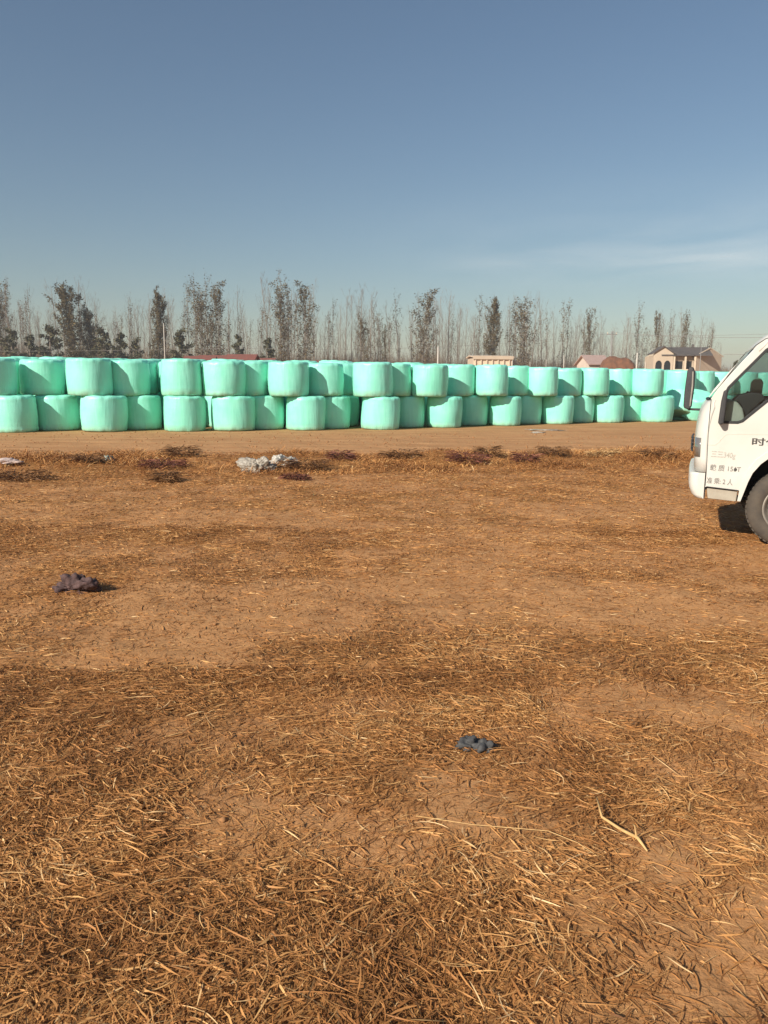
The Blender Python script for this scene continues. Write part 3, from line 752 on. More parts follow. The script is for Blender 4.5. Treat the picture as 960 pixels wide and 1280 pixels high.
p = gp(605, 938); crumple('dirt_clod', (p.x, p.y, p.z + .004), (.07, .05, .042), GREYB, 'charcoal lump lying in the straw, right half of the dark pair', 'clod', 9, .9)
p = gp(322, 590); hp = crumple('plastic_heap', (p.x, p.y, p.z - .04), (.46, .34, .34), PLAST, 'heap of crumpled dusty white plastic film at the verge', 'plastic film', 5, .8, n=6)
p = gp(345, 583); crumple('plastic_sheet', (p.x + .1, p.y + .15, p.z - .03), (.38, .30, .24), varied('grey plastic', (.50, .47, .41), (.33, .29, .24), 4, .5, .02), 'greyish film sheet just right of the white plastic heap', 'plastic film', 11, .8, n=6)
p = gp(137, 583); crumple('plastic_bag', (p.x, p.y, p.z - .01), (.16, .14, .22), varied('pale green plastic', (.30, .36, .30), (.12, .15, .13), 6, .4, .01), 'small grey green plastic bag standing in the verge grass', 'bag', 13, .9)
p = gp(12, 578); crumple('plastic_scrap', (p.x, p.y, p.z - .01), (.32, .2, .10), varied('pinkish plastic', (.60, .48, .44), (.45, .34, .30), 6, .5, .01), 'pinkish plastic scrap on the verge at the left picture edge', 'plastic scrap', 14, .9)
for k, (u, v, L_, lab) in enumerate(((686, 538, .9, 'flattened pale film strip on the road near the bales'), (672, 541, .35, 'short pale film scrap just left of the longer strip on the road'))):
    p = gp(u, v); o = crumple('film_strip', (p.x, p.y, p.z - .005), (L_, .16, .05), PLAST, lab, 'plastic film', 20 + k, .8)
# the bent maize stalk in the right foreground
STALK = varied('pale dry stalk', (.66, .42, .17), (.48, .27, .10), 30, .6, .002)
st = MB(); pts = [gp(745, 1012), gp(752, 1030), gp(775, 1042), gp(797, 1054), gp(809, 1068)]
pts = [Vector((p.x, p.y, p.z + h_)) for p, h_ in zip(pts, (.05, .028, .018, .02, .012))]
st.tube(pts, [.003, .005, .006, .0065, .003], 7); so = st.build('maize_stalk', STALK, smooth=True)
p0 = gp(795, 1053); st = MB(); st.tube([Vector((p0.x, p0.y, p0.z + .022)), Vector((p0.x + .003, p0.y + .03, p0.z + .045)), Vector((p0.x + .004, p0.y + .06, p0.z + .035))], [.004, .003, .0015], 6); st.build('side_shoot', STALK, so, smooth=True)
tag(so, 'thick pale bent maize stalk lying on bare soil at the right', 'stalk')
for i, (uv, lab) in enumerate((([(520, 1026), (590, 1037), (685, 1045), (722, 1060), (748, 1078)], 'long thin pale stem ending just below the bent stalk'),
                               ([(60, 1090), (105, 1098), (150, 1112)], 'pale flat straw stem among golden leaves at the left'),
                               ([(528, 866), (552, 888), (576, 910)], 'slender straw stem slanting down to the grey lump'))):
    pp = [gp(*q) for q in uv]; st = MB(); st.tube([Vector((q.x, q.y, q.z + .020)) for q in pp], [.0016] * (len(pp) - 1) + [.0008], 6)
    tag(st.build('straw_stalk', STALK, smooth=True), lab, 'stalk')

# weed clumps on the verge: stems and small leaves
WEEDM = {k: straw_material('weed ' + k, s) for k, s in (('red', [(0, (.07, .024, .017)), (1, (.27, .10, .062))]), ('brown', [(0, (.07, .03, .013)), (1, (.30, .15, .06))]), ('straw', [(0, (.26, .13, .05)), (1, (.62, .40, .18))]))}
def weed(u, v, wid, hgt, kind, label, n=260):
    p = gp(u, v); k = n
    wid *= .62; a = rng.random(k) * 6.28; r = np.sqrt(rng.random(k)) * wid
    X = r * np.cos(a); Y = r * np.sin(a) * .6; zz = rng.random(k) * hgt * .6
    Vv, Ff, Tt = ribbons(X + p.x, Y + p.y, .05 + rng.random(k) * hgt, .006 + .012 * rng.random(k), a + rng.normal(0, .5, k), .2 + .9 * rng.random(k), rng.normal(0, .8, k), rng.normal(0, 1.2, k), rng.random(k), height(X + p.x, Y + p.y) + zz, 3, droop=.7)
    Vv = Vv - np.array([p.x, p.y, p.z])
    o = link('weed_clump', np_mesh('weed', Vv, Ff, {'tone': Tt}), WEEDM[kind], smooth=False); o.location = p
    tag(o, label, 'weed')
for a in ((207, 603, .22, .26, 'brown', 'dark brown weed tuft low on the verge, left of the white heap'), (112, 578, .35, .22, 'brown', 'brown dry weed leaning beside the grey green plastic bag'),
          (425, 578, .30, .24, 'red', 'dark red weed sprig just right of the white plastic heap'), (380, 588, .6, .30, 'brown', 'brown weed bush touching the right end of the plastic heap'),
          (585, 580, .55, .30, 'red', 'largest dark red weed clump on the verge, middle right'), (657, 578, .28, .26, 'red', 'rounded dark red weed clump, right of the largest red one'),
          (610, 572, .30, .32, 'brown', 'thin brown weed rising above the largest red clump'), (690, 570, .40, .30, 'brown', 'arching brown weed stems right of the rounded red clump'),
          (752, 572, .5, .16, 'straw', 'pale straw coloured tuft at the right part of the verge'), (228, 578, .45, .3, 'brown', 'brown twiggy weed with a leaning stem, left of the heap'),
          (205, 586, .6, .22, 'red', 'reddish brown low weed patch left of the plastic heap'), (20, 600, .8, .22, 'brown', 'dark brown weed patch at the left picture edge'),
          (500, 576, .5, .22, 'brown', 'brown weed tuft on the verge at the picture centre'), (370, 600, .3, .14, 'red', 'small red weed in front of the plastic heap'),
          (820, 575, .5, .18, 'brown', 'brown weed tuft on the verge near the truck bumper')):
    weed(*a[:5], a[5], n=int(500 * a[2] + 160))

# ------------------------------------------------------------------ the tree belt beyond the yard
BARK = varied('pale poplar bark', (.30, .25, .20), (.20, .16, .125), 2, .9)
TWIG = varied('poplar twigs', (.22, .165, .125), (.15, .11, .085), 2, .9)
LEAFM = straw_material('withered brown leaves', [(0, (.030, .023, .009)), (.5, (.10, .072, .027)), (1, (.23, .165, .062))])
PINEM = straw_material('dark dull green foliage', [(0, (.035, .034, .016)), (.6, (.085, .078, .038)), (1, (.15, .13, .06))])
def poplar(seed, H=17, spread=.14, nb=46, leaves=0, twr=.016, leafmat=LEAFM, lsize=.26, low=.12, wide=1.0, lf=1.0):
    r0 = random.Random(seed); tk = MB(); br_ = MB(); tips = []
    lean = Vector((r0.uniform(-.03, .05), r0.uniform(-.03, .03), 0))
    tp = [Vector((0, 0, 0))]
    for k in range(1, 9): tp.append(Vector((lean.x * H * (k / 8) ** 2 + r0.uniform(-.06, .06), lean.y * H * (k / 8) + r0.uniform(-.06, .06), H * k / 8)))
    tk.tube(tp, [.12 * H / 17 * (1 - .9 * k / 8) + .008 for k in range(9)], 6)
    def tpos(t):
        x = t * 8; i = min(7, int(x)); return tp[i].lerp(tp[i + 1], x - i)
    for b in range(nb):
        t = low + (.97 - low) * ((b + r0.random()) / nb); st_ = tpos(t); a = r0.uniform(0, 6.28)
        ln = lf * H * (.10 + .22 * (1 - t) ** .8 * r0.uniform(.6, 1.15)) * (.75 if t < .25 else 1)
        out = Vector((math.cos(a), math.sin(a), 0)); el = r0.uniform(1.0, 1.3); pts = [st_]
        for k in range(1, 5):
            e = el + .1 * k; d = out * math.cos(min(e, 1.5)) * wide + Vector((0, 0, math.sin(min(e, 1.5)))); pts.append(pts[-1] + d * ln / 4 + Vector((r0.uniform(-.05, .05), r0.uniform(-.05, .05), 0)))
        R0 = .028 * (1 - .6 * t)
        br_.tube(pts, [R0, R0 * .8, R0 * .6, R0 * .4, twr * .5], 3, cap=False)
        for q in range(r0.randint(5, 8)):
            k = r0.random() * 3.8; i = int(k); p_ = pts[i].lerp(pts[i + 1], k - i); aa = r0.uniform(0, 6.28)
            dd = Vector((math.cos(aa) * .45, math.sin(aa) * .45, r0.uniform(.6, 1.1))).normalized(); l2 = ln * r0.uniform(.14, .36)
            br_.tube([p_, p_ + dd * l2 * .5, p_ + dd * l2 + Vector((0, 0, .1 * l2))], [twr * .8, twr * .6, twr * .3], 3, cap=False)
            tips += [p_, p_ + dd * l2 * .5, p_ + dd * l2]
    tips = np.array([tuple(q) for q in tips])
    lv = None
    if leaves:
        rg = np.random.default_rng(seed); idx = rg.integers(0, len(tips), leaves)
        zt = tips[idx][:, 2] / H; keep = rg.random(leaves) < np.clip(.45 + .9 * fbm(tips[idx][:, 2] * .7 + seed, tips[idx][:, 0] * 1.2, seed, 2), 0, 1)
        Pn = tips[idx][keep] + rg.normal(0, .16, (keep.sum(), 3)); n = len(Pn)
        a = rg.normal(0, 1, (n, 3)); a /= np.linalg.norm(a, axis=1)[:, None]; b = np.cross(a, rg.normal(0, 1, (n, 3))); b /= np.linalg.norm(b, axis=1)[:, None]
        s_ = (lsize * (.35 + .65 * rg.random(n)))[:, None] * .5
        q = np.stack([Pn - a * s_, Pn + b * s_ * .6, Pn + a * s_, Pn - b * s_ * .6], 1).reshape(-1, 3)
        lv = np_mesh('leaves', q, np.arange(4 * n).reshape(n, 4), {'tone': np.repeat(np.clip(rg.normal(.45, .25, n), 0, 1), 4)})
        lv.materials.append(leafmat)
    tm = tk.mesh('trunk', fix=False); tm.materials.append(BARK); bmh = br_.mesh('branches', fix=False); bmh.materials.append(TWIG)
    return tm, bmh, lv
def plant_tree(name, kit, x, y, label, cat='tree', group=None, sc=1.0, rz=0, lean=None):
    t = tag(empty(name, (x, y, zyard(x, y) - .05), rz), label, cat, group); t.scale = (sc, sc, sc)
    if lean: t.rotation_euler = (lean[0], lean[1], rz)
    for nm, me in zip(('trunk', 'branches', 'leaves'), kit):
        if me is not None:
            o = bpy.data.objects.new(nm if nm != 'leaves' else 'foliage', me); C.objects.link(o); o.parent = t
    return t
bare = [poplar(100 + k, H=17, nb=30, twr=.013, wide=1.7) for k in range(6)] + [poplar(120 + k, H=17, nb=30, twr=.014, leaves=520, lsize=.32, wide=1.5) for k in range(2)]
def belt_y(u): return np.interp(u, [-100, 0, 450, 900, 1100], [150, 152, 175, 215, 235])
tr0 = random.Random(21)
LB = 'tall bare poplar in the hazy belt behind the bales'
for row, (dy, step) in enumerate(((0, 10.5), (16, 10.5), (40, 9.5))):
    u = -70 + row * 4
    while u < (885 if row < 2 else 900):
        Y = float(belt_y(u)) + dy + tr0.uniform(-4, 4); d = ray(u, 480); x = d.x / d.y * Y
        clump = .80 + .40 * float(vn(u * .02, row * 3.3, 77))
        top = float(np.interp(u, [0, 150, 300, 560, 700, 885], [378, 372, 372, 380, 392, 400]))
        e = (ray(u, top).z / ray(u, top).y) * Y + EYE
        sc = e / 17 * clump * tr0.uniform(.72, 1.08)
        if not (row == 0 and 215 < u < 240):
            plant_tree('poplar_tree', bare[tr0.randrange(8)], x, Y, LB, 'tree', 'bare poplars in the belt', sc, tr0.uniform(0, 6.28), (tr0.uniform(-.03, .03), tr0.uniform(-.01, .05)))
        u += step * tr0.uniform(.55, 1.5)
leafy = [poplar(200 + k, H=17, nb=50, leaves=12000, lsize=.34, wide=2.3, low=.08, lf=1.15) for k in range(3)]
thin = [poplar(230 + k, H=17, nb=50, leaves=3600, lsize=.34, wide=2.3, low=.10, lf=1.15) for k in range(3)]
for u, vt, kit, wd, lean, lab in (
    (102, 364, leafy[0], 1.25, -.10, 'densest brown leaved poplar, leaning left, at the left of the belt'), (116, 392, leafy[2], 1.1, -.14, 'brown leaved poplar merging with the dense leaning one'),
    (4, 364, thin[0], .9, 0, 'brown leaved poplar cut by the left picture edge'), (198, 370, leafy[1], .85, -.05, 'narrow brown poplar with a pointed top beside the pale pole'),
    (209, 398, thin[1], .8, 0, 'short brown poplar just right of the pointed one'), (255, 366, thin[2], 1.0, -.04, 'brown poplar left of the pair with thin tops'),
    (272, 362, thin[1], 1.1, -.03, 'tall brown poplar above the red roofs'), (352, 364, thin[0], 1.2, -.05, 'wispy leafed poplar, left of the tallest middle pair'),
    (382, 362, thin[1], 1.05, -.03, 'dark wispy poplar, right of the tallest middle pair'), (455, 402, thin[2], 1.1, .02, 'short broad brown tree between the middle poplars'),
    (482, 412, thin[0], .9, 0, 'low brown tree right of the short broad one'), (527, 370, thin[1], 1.25, .01, 'tall loose brown poplar with a dark leafy tip'),
    (613, 380, leafy[2], .85, .01, 'compact dark poplar beside the cream arched building'), (655, 380, thin[2], 1.3, .03, 'loose brown poplar right of the cream arched building'),
    (735, 392, thin[0], .8, .02, 'thin brown poplar left of the rusty haystack'), (820, 395, thin[1], .7, .02, 'thin poplar with a tufted top left of the tiled house'),
    (850, 396, thin[2], .55, .02, 'slender poplar with a tufted top behind the tiled house')):
    Y = float(belt_y(u)) - 12; d = ray(u, 480); x = d.x / d.y * Y
    e = (ray(u, vt).z / ray(u, vt).y) * Y + EYE
    t = plant_tree('leafy_poplar', kit, x, Y, lab, 'tree', 'poplars that keep brown leaves', e / 17.3, u * .37, (0, lean))
    t.scale = (e / 17.3 * wd, e / 17.3 * wd, e / 17.3)
def pine(seed, H=7):
    r0 = random.Random(seed); tk = MB(); tk.tube([(0, 0, 0), (.05, 0, H * .5), (0, 0, H)], [.13, .08, .02], 6); rg = np.random.default_rng(seed); P_ = []
    br_ = MB()
    for b in range(34):
        t = .18 + .8 * b / 34; a = r0.uniform(0, 6.28); ln = H * .30 * (1.15 - t) * r0.uniform(.6, 1.2); e = Vector((math.cos(a) * ln, math.sin(a) * ln, ln * .35))
        s0 = Vector((0, 0, t * H)); br_.tube([s0, s0 + e], [.03, .008], 3, cap=False)
        for k in range(46): q = s0 + e * (.2 + 1.0 * r0.random() ** .6); P_.append((q.x + r0.gauss(0, .19), q.y + r0.gauss(0, .13), q.z + r0.gauss(0, .13)))
    Pn = np.array(P_); n = len(Pn); a = rg.normal(0, 1, (n, 3)); a /= np.linalg.norm(a, axis=1)[:, None]; b = np.cross(a, rg.normal(0, 1, (n, 3))); b /= np.linalg.norm(b, axis=1)[:, None]
    q = np.stack([Pn - a * .17, Pn + b * .09, Pn + a * .17, Pn - b * .09], 1).reshape(-1, 3)
    lv = np_mesh('leaves', q, np.arange(4 * n).reshape(n, 4), {'tone': np.repeat(np.clip(rg.normal(.45, .3, n), 0, 1), 4)}); lv.materials.append(PINEM)
    tm = tk.mesh('trunk', fix=False); tm.materials.append(BARK); bmh = br_.mesh('b', fix=False); bmh.materials.append(TWIG); return tm, bmh, lv
pines = [pine(300 + k) for k in range(3)]
for i, (u, vt, wd, lab) in enumerate(((228, 413, 1.0, 'dark green young pine standing free left of the red roofs'), (18, 412, 1.0, 'dark young pine low at the left picture edge'), (66, 408, 1.1, 'dark young pine left of the dense leaning poplar'),
                                     (132, 412, .9, 'dark young pine right of the dense leaning poplar'), (152, 418, .9, 'small dark pine between the dense poplar and the pointed one'), (40, 420, .9, 'small dark pine between the two left edge pines'),
                                     (172, 424, .8, 'smallest dark pine left of the pointed brown poplar'), (300, 420, .8, 'dark young pine above the red roofs'), (335, 424, .8, 'dull green bush tree behind the white walled house'),
                                     (918, 452, .8, 'dark bush at the right corner of the tiled house'))):
    Y = 138 if u < 900 else 118; d = ray(u, 480); x = d.x / d.y * Y; e = (ray(u, vt).z / ray(u, vt).y) * Y + EYE
    t = plant_tree('pine_tree', pines[i % 3], x, Y, lab, 'tree', 'young dark trees in front of the belt', e / 7, u); t.scale = (e / 7 * wd, e / 7 * wd, e / 7)
# undergrowth: a thicket of twigs and saplings at the foot of the belt
def thicket():
    n = 110000; uu = rng.random(n) * 1130 - 130; dep = rng.random(n) ** 1.3 * 60
    Y = np.interp(uu, [-130, 450, 1000], [146, 168, 215]) + dep; X = (uu - 480) / 960 / math.cos(PITCH) * 1.0 * Y
    hh = 2.6 + 4.2 * vn(uu * .05, dep * .1, 5) + 4.5 * rng.random(n) ** 3
    hh = hh * np.interp(uu, [0, 880, 930], [1.0, 1.0, .6]) * np.interp(uu, [-130, 800, 1000], [1, .9, .8])
    tone = np.clip(.5 + rng.normal(0, .22, n) + .5 * (vn(uu * .06, dep * .2, 8) - .5), 0, 1)
    seg = 2; t = np.linspace(0, 1, seg + 1)[None, :]; a = rng.random(n) * 6.28; ln = rng.normal(0, .14, n)
    z0 = rng.random(n) ** 1.5 * hh * .7
    cxs = X[:, None] + np.cos(a)[:, None] * np.abs(ln)[:, None] * hh[:, None] * t; cys = Y[:, None] + np.sin(a)[:, None] * np.abs(ln)[:, None] * hh[:, None] * t
    czs = z0[:, None] + (hh - z0)[:, None] * t; W_ = (.02 + .045 * rng.random(n))[:, None] * (1.1 - t)
    A = np.stack([cxs - W_, cys, czs], -1); B = np.stack([cxs + W_, cys, czs], -1); Vv = np.stack([A, B], 2).reshape(-1, 3)
    base_ = (np.arange(n) * 6)[:, None]; k = np.arange(2)[None, :] * 2
    return Vv, np.stack([base_ + k, base_ + k + 1, base_ + k + 3, base_ + k + 2], -1).reshape(-1, 4), np.repeat(tone, 6)
v_, f_, t_ = thicket()
THM = straw_material('thicket twigs', [(0, (.065, .042, .025)), (.5, (.16, .108, .066)), (1, (.29, .205, .13))])
tag(link('undergrowth', np_mesh('undergrowth', v_, f_, {'tone': t_}), THM, smooth=False), 'brown thicket of saplings and brush at the foot of the poplar belt', 'undergrowth', kind='stuff')

# ------------------------------------------------------------------ far buildings
CREAM = varied('cream render', (.56, .45, .34), (.47, .37, .27), .5, .85)
CREAM2 = varied('paler cream trim', (.68, .55, .41), (.60, .48, .35), .8, .8)
SLATE = varied('dark roof tiles', (.07, .062, .058), (.12, .10, .09), 3, .8)
REDR = varied('red roof tiles', (.24, .075, .052), (.15, .06, .045), 3, .8)
TILEP = varied('faded pink tiles', (.42, .30, .26), (.33, .22, .19), 3, .9)
DARKW = mat('dark window glass', (.02, .022, .025), .15)
WALLW = varied('whitewashed wall', (.62, .52, .44), (.50, .40, .33), 1, .9)
RUST = varied('rusty orange stack', (.22, .095, .05), (.12, .06, .038), 2.5, .95, .05)
def arched(x0, x1, z0, z1, n=8):
    c = (x0 + x1) / 2; r = (x1 - x0) / 2
    return [(x0, z0), (x1, z0)] + [(c + r * math.cos(math.pi * k / n), z1 - r + r * math.sin(math.pi * k / n)) for k in range(n + 1)]
def rect(x0, x1, z0, z1): return [(x0, z0), (x1, z0), (x1, z1), (x0, z1)]
def wall_with(parent, outline, holes, y0, m, th=.25, name='wall'):
    o = MB().plate(outline, y0, y0 + th, holes).build(name, m, parent)
    for h in holes: 
        MB().plate(grow(h, .01), y0 + th * .55, y0 + th * .65).build('window', DARKW, parent)
    return o
def gable_roof(mb, x0, x1, y0, y1, ze, zr, axis_='x', over=.35, th=.14):
    if axis_ == 'x':
        ym_ = (y0 + y1) / 2; q = [(x0 - over, y0 - over, ze), (x1 + over, y0 - over, ze), (x1 + over, ym_, zr), (x0 - over, ym_, zr), (x0 - over, y1 + over, ze), (x1 + over, y1 + over, ze)]
        f = [(0, 1, 2, 3), (3, 2, 5, 4)]
    else:
        xm_ = (x0 + x1) / 2; q = [(x0 - over, y0 - over, ze), (x0 - over, y1 + over, ze), (xm_, y1 + over, zr), (xm_, y0 - over, zr), (x1 + over, y0 - over, ze), (x1 + over, y1 + over, ze)]
        f = [(0, 1, 2, 3), (3, 2, 5, 4)]
    n = len(q); mb.add(q + [(a, b, c - th) for a, b, c in q], f + [tuple(i + n for i in p_)[::-1] for p_ in f] + [(0, 1, 1 + n, n), (3, 2, 2 + n, 3 + n), (4, 5, 5 + n, 4 + n), (0, 3, 3 + n, n), (3, 4, 4 + n, 3 + n), (1, 2, 2 + n, 1 + n), (2, 5, 5 + n, 2 + n)])
    return mb
# two storey tiled house
Yh = 112; p0 = at(816, 462, Yh); zb = zyard(p0.x, Yh)
hs = tag(empty('house', (p0.x, Yh, zb), rad(-7)), 'cream two storey house with dark tiled roof and arched windows, left of the truck', 'house')
hw = 11.0
wall_with(hs, [(0, 0), (3.9, 0), (3.9, 5.9), (1.95, 6.9), (0, 5.9)], [arched(.45, 1.75, 3.5, 4.95), arched(2.15, 3.45, 3.5, 4.95), rect(.5, 1.7, .9, 2.4), rect(2.2, 3.4, .9, 2.4)], 0, CREAM)
wall_with(hs, rect(3.9, 8.4, 0, 5.6), [rect(4.7, 6.1, 3.3, 4.9), rect(6.6, 7.9, 3.3, 4.9), rect(4.7, 6.1, .6, 2.4), rect(6.6, 7.9, .2, 2.4)], 1.2, CREAM)
for x in (4.15, 6.35, 8.25): MB().box(x - .17, x + .17, .05, .40, 0, 5.5).build('column', CREAM2, hs)
MB().box(3.9, 8.4, .0, 1.45, 2.75, 2.98).build('balcony_slab', CREAM2, hs)
MB().box(4.0, 8.3, .02, .12, 2.98, 3.75).build('balcony_rail', CREAM2, hs)
MB().plate([(0, 0), (7.6, 0), (7.6, 5.6), (3.8, 6.75), (0, 5.6)], 0, .25).build('x', CREAM, hs).name = 'gable_wall'
gw = [o for o in hs.children if o.name.startswith('gable_wall')][0]; gw.rotation_euler.z = rad(35); gw.location = (8.4, .1, 0)
MB().plate([(0, 0), (7.6, 0), (7.6, 5.6), (3.8, 7.15), (0, 5.6)], 0, .25).build('rear_gable_wall', CREAM, hs).location = (0, 8.2, 0)
MB().box(0, .25, .26, 8.1, 0, 5.6).build('side_wall', CREAM, hs); MB().box(.3, 13.5, 8.0, 8.2, 0, 5.5).build('back_wall', CREAM, hs)
gable_roof(MB(), 1.9, 11.2, .2, 7.8, 5.75, 6.95).build('roof', SLATE, hs); hs.scale = (.70, .70, 1)
gable_roof(MB(), 0, 3.9, 0, 4.0, 5.95, 7.0, 'y').build('porch_roof', SLATE, hs)
MB().plate([(-.2, 0), (-.2, .12), (3.9, 1.30), (8.0, .12), (8.0, 0), (3.9, 1.18)], -.12, .02).build('gable_trim', CREAM2, hs)
gt = [o for o in hs.children if o.name.startswith('gable_trim')][0]; gt.rotation_euler.z = rad(35); gt.location = (8.4, .1, 5.55)
MB().box(8.3, 8.7, 3.6, 4.0, 6.6, 7.35).build('chimney', SLATE, hs)
# cream arched building
Ya = 120; p0 = at(592, 462, Ya)
ab = tag(empty('arched_building', (p0.x, Ya, zyard(p0.x, Ya)), rad(3)), 'low cream building with a row of arches, half hidden by a dark poplar', 'building')
hol = [arched(.6 + 1.15 * k, 1.35 + 1.15 * k, .6, 3.3) for k in range(6)]
wall_with(ab, rect(0, 7.8, 0, 4.3), hol, 0, CREAM2)
for k in range(7): MB().box(.20 + 1.15 * k, .42 + 1.15 * k, -.2, -.01, 0, 4.0).build('pilaster', CREAM2, ab)
MB().box(-.2, 8.0, -.3, -.01, 4.05, 4.45).build('cornice', CREAM, ab)
MB().box(0, 7.8, 5.8, 6.0, 0, 4.2).build('back_wall', CREAM, ab)
for x in (0, 7.55): MB().box(x, x + .25, .26, 5.8, 0, 4.2).build('side_wall', CREAM, ab)
gable_roof(MB(), 0, 7.8, .1, 5.9, 4.4, 4.6).build('roof', CREAM, ab)
ab.scale = (.76, 1, 1.28)
# low houses with red roofs
def low_house(u, v, Y, wd, hgt, label, roof=REDR, wallm=WALLW, rz=0, wins=2):
    p_ = at(u, v, Y); h = tag(empty('low_house', (p_.x, Y, zyard(p_.x, Y)), rz), label, 'house', 'low houses at the foot of the belt')
    hol = [rect(wd * (k + .5) / wins - .45, wd * (k + .5) / wins + .45, .9, hgt - .6) for k in range(wins)]
    wall_with(h, rect(0, wd, 0, hgt), hol, 0, wallm)
    MB().plate([(0, 0), (5, 0), (5, hgt), (2.5, hgt + 1.2), (0, hgt)], 0, .2).build('gable_wall', wallm, h)
    for g_, xx in zip([o for o in h.children if o.name.startswith('gable_wall')], (wd,)): g_.rotation_euler.z = rad(90); g_.location = (xx - .001, .05, 0)
    MB().box(0, wd, 4.9, 5.1, 0, hgt).build('back_wall', wallm, h)
    g2 = MB().plate([(0, 0), (5, 0), (5, hgt), (2.5, hgt + 1.2), (0, hgt)], 0, .2).build('gable_wall', wallm, h); g2.rotation_euler.z = rad(90); g2.location = (.2, .05, 0)
    gable_roof(MB(), 0, wd, 0, 5, hgt, hgt + 1.25).build('roof', roof, h); return h
low_house(229, 462, 92, 3.2, 3.2, 'small white walled house with red roof beside the free young pine', rz=.05)
low_house(247, 462, 95, 4.0, 3.4, 'red roofed long shed second from the left under the tall brown poplar', wallm=REDR, rz=.03)
low_house(281, 462, 91, 3.0, 3.4, 'white walled house with red roof in the middle of the red roofs', rz=-.06)
low_house(303, 462, 95, 3.4, 3.1, 'red walled shed right of the white walled house', wallm=REDR)
low_house(366, 462, 97, 3.8, 2.9, 'low red shed seen under the dark wispy poplar', wallm=REDR)
low_house(398, 462, 98, 2.4, 2.8, 'smallest pale walled shed, rightmost of the red roofs', wins=1)
low_house(737, 462, 104, 2.6, 4.2, 'pinkish low house just left of the rusty haystack', roof=TILEP, rz=.1)
# rusty haystack
p0 = at(771, 463, 100); bm = bmesh.new(); bmesh.ops.create_grid(bm, x_segments=34, y_segments=20, size=.5)
me = bpy.data.meshes.new('haystack')
from mathutils import noise as NZ
for v in bm.verts:
    x, y = v.co.x * 2, v.co.y * 2; e = max(0, 1 - abs(x) ** 5) * max(0, 1 - abs(y) ** 4)
    v.co = Vector((v.co.x * 4.5, v.co.y * 4, 4.9 * e ** .35 + .5 * NZ.noise(Vector((x * 2.2, y * 2, 1))) * e + .18 * NZ.noise(Vector((x * 9, y * 9, 3))) * e))
bm.to_mesh(me); bm.free(); o = link('haystack', me, RUST); o.location = (p0.x, 100, zyard(p0.x, 100)); tag(o, 'rusty orange haystack between the pinkish house and the tiled house', 'haystack')

# poles and wires
POLE = varied('pale concrete pole', (.55, .50, .44), (.46, .42, .36), 2, .8)
POLED = varied('grey steel pole', (.20, .19, .18), (.28, .26, .24), 2, .6)
def pole(u, vt, Y, r, label, m=POLE, arm=0, cat='pole', name='utility_pole', group=None):
    d = ray(u, 470); x = d.x / d.y * Y; top = ray(u, vt).z / ray(u, vt).y * Y + EYE; z0 = zyard(x, Y)
    t = tag(empty(name, (x, Y, z0)), label, cat, group); H_ = top - z0
    MB().tube([(0, 0, -.1), (0, 0, H_)], [r * 1.3, r * .8], 8).build('shaft', m, t, smooth=True)
    if arm:
        MB().box(-arm, arm, -.06, .06, H_ - .55, H_ - .40).build('crossarm', POLED, t)
        for k in (-1, 0, 1): MB().lathe([(H_ - .40, .05), (H_ - .33, .075), (H_ - .26, .05), (H_ - .18, .06), (H_ - .16, 0)], 8, 'z', (k * arm * .85, 0, 0)).build('insulator', CREAM2, t, smooth=True)
    return Vector((x, Y, z0 + H_))
pole(207, 404, 120, .075, 'tall pale pole beside the pointed brown poplar', arm=.0)
pole(762, 414, 122, .12, 'grey utility pole with crossarm above the rusty haystack', POLED, arm=.8)
pole(547, 433, 124, .12, 'pale pole between the middle poplars and the arched building')
pole(795, 441, 118, .12, 'white post just right of the rusty haystack')
pole(826, 452, 112, .06, 'thin short post in front of the arched windows of the tiled house', POLED)
pole(874, 433, 108, .05, 'thin steel pole before the gable of the tiled house', POLED)
pole(704, 444, 126, .07, 'thin white post left of the pinkish house')
pole(931, 441, 60, .07, 'pale post seen through the top of the truck window')
for k, (u, v) in enumerate(((640, 450), (662, 452), (682, 450), (806, 452), (842, 450))):
    pole(u, v, 116, .045, 'thin pale fence post above the bales, ' + ('leftmost of five', 'second of five from the left', 'middle one of five', 'fourth of five from the left', 'rightmost of five')[k], name='fence_post', cat='fence post', group='fence posts behind the bales')
def wire(u0, v0, Y0, u1, v1, Y1, sag, label, r=.02):
    a = at(u0, v0, Y0); b = at(u1, v1, Y1); pts = [a.lerp(b, k / 30) - Vector((0, 0, sag * 4 * (k / 30) * (1 - k / 30))) for k in range(31)]
    tag(MB().tube(pts, r, 5, cap=False).build('overhead_wire', POLED), label, 'wire', 'overhead wires')
wire(-260, 436, 112, 300, 435, 116, .4, 'thin wire crossing the trees at the left', .018)
wire(300, 435, 116, 762, 417, 122, 1.0, 'thin wire dipping across the middle poplars to the crossarm pole', .018)
wire(762, 415, 122, 1300, 402, 70, 1.1, 'upper dark wire running from the crossarm pole to the right above the truck', .026)
wire(762, 418, 122, 1300, 396, 66, .7, 'lower wire running from the crossarm pole to the right above the truck', .018)
wire(905, 443, 96, 1010, 443, 90, .02, 'bright level wire right of the tiled house roof', .03)

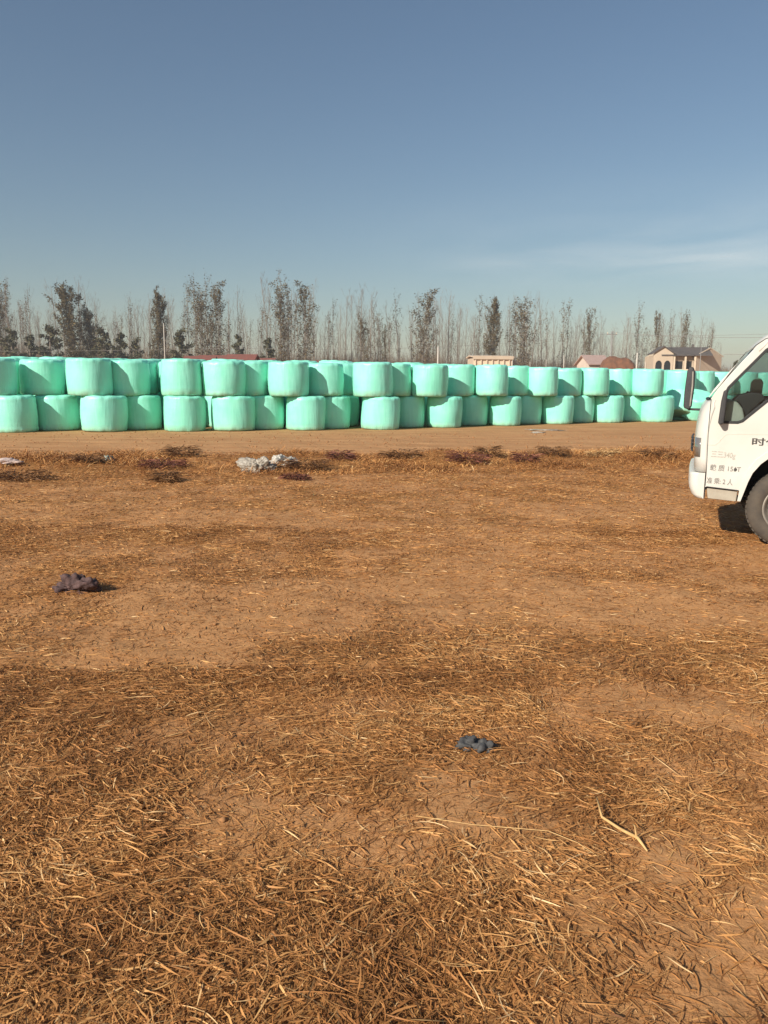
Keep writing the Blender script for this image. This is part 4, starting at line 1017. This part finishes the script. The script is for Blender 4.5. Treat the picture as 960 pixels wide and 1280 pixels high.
# thin high cloud, a real layer six kilometres off
CL = bpy.data.materials.new('thin cirrus'); CL.use_nodes = True; nt = CL.node_tree; nt.nodes.clear()
o_ = nt.nodes.new('ShaderNodeOutputMaterial'); mx = nt.nodes.new('ShaderNodeMixShader'); tr = nt.nodes.new('ShaderNodeBsdfTransparent'); df = nt.nodes.new('ShaderNodeBsdfTranslucent'); df.inputs[0].default_value = (.9, .88, .84, 1)
gg = nt.nodes.new('ShaderNodeNewGeometry'); mp = nt.nodes.new('ShaderNodeMapping'); mp.inputs['Scale'].default_value = (.00055, .00040, 1); mp.inputs['Rotation'].default_value = (0, 0, rad(20))
ns = nt.nodes.new('ShaderNodeTexNoise'); ns.inputs['Scale'].default_value = 1; ns.inputs['Detail'].default_value = 7; ns.inputs['Roughness'].default_value = .5; ns.inputs['Distortion'].default_value = .5
# the bank thins out away from its middle
m2 = nt.nodes.new('ShaderNodeMapping'); m2.vector_type = 'TEXTURE'; m2.inputs['Location'].default_value = (3600, 9300, 1500); m2.inputs['Scale'].default_value = (5200, 4600, 4000)
gs = nt.nodes.new('ShaderNodeTexGradient'); gs.gradient_type = 'QUADRATIC_SPHERE'
nt.links.new(gg.outputs['Position'], m2.inputs[0]); nt.links.new(m2.outputs[0], gs.inputs[0])
rp = nt.nodes.new('ShaderNodeValToRGB'); rp.color_ramp.elements[0].position = .36; rp.color_ramp.elements[0].color = (0, 0, 0, 1); rp.color_ramp.elements[1].position = .80; rp.color_ramp.elements[1].color = (.5, .5, .5, 1)
ml = nt.nodes.new('ShaderNodeMath'); ml.operation = 'MULTIPLY'; nt.links.new(rp.outputs[0], ml.inputs[0]); nt.links.new(gs.outputs['Fac'], ml.inputs[1])
nt.links.new(gg.outputs['Position'], mp.inputs[0]); nt.links.new(mp.outputs[0], ns.inputs['Vector']); nt.links.new(ns.outputs[0], rp.inputs[0]); nt.links.new(ml.outputs[0], mx.inputs[0])
nt.links.new(tr.outputs[0], mx.inputs[1]); nt.links.new(df.outputs[0], mx.inputs[2]); nt.links.new(mx.outputs[0], o_.inputs[0])
me = bpy.data.meshes.new('cloud'); me.from_pydata([(-3000, 4000, 1500), (9800, 4000, 1500), (9800, 14500, 1500), (-3000, 14500, 1500)], [], [(0, 1, 2, 3)])
tag(link('cloud', me, CL, smooth=False), kind='structure'); bpy.data.objects['cloud'].visible_shadow = True

# ------------------------------------------------------------------ the hazy air
hz = MB().box(-1600, 1600, -450, 1800, -3, 32).build('haze', None)
HZ = bpy.data.materials.new('hazy air'); HZ.use_nodes = True; nt = HZ.node_tree; nt.nodes.clear()
o_ = nt.nodes.new('ShaderNodeOutputMaterial'); pv = nt.nodes.new('ShaderNodeVolumePrincipled')
pv.inputs['Color'].default_value = (.92, .93, .95, 1); pv.inputs['Density'].default_value = .0007; pv.inputs['Anisotropy'].default_value = .2
nt.links.new(pv.outputs[0], o_.inputs['Volume']); hz.data.materials.append(HZ); tag(hz, kind='stuff'); hz['label'] = 'thin pale haze over the field and the far trees'
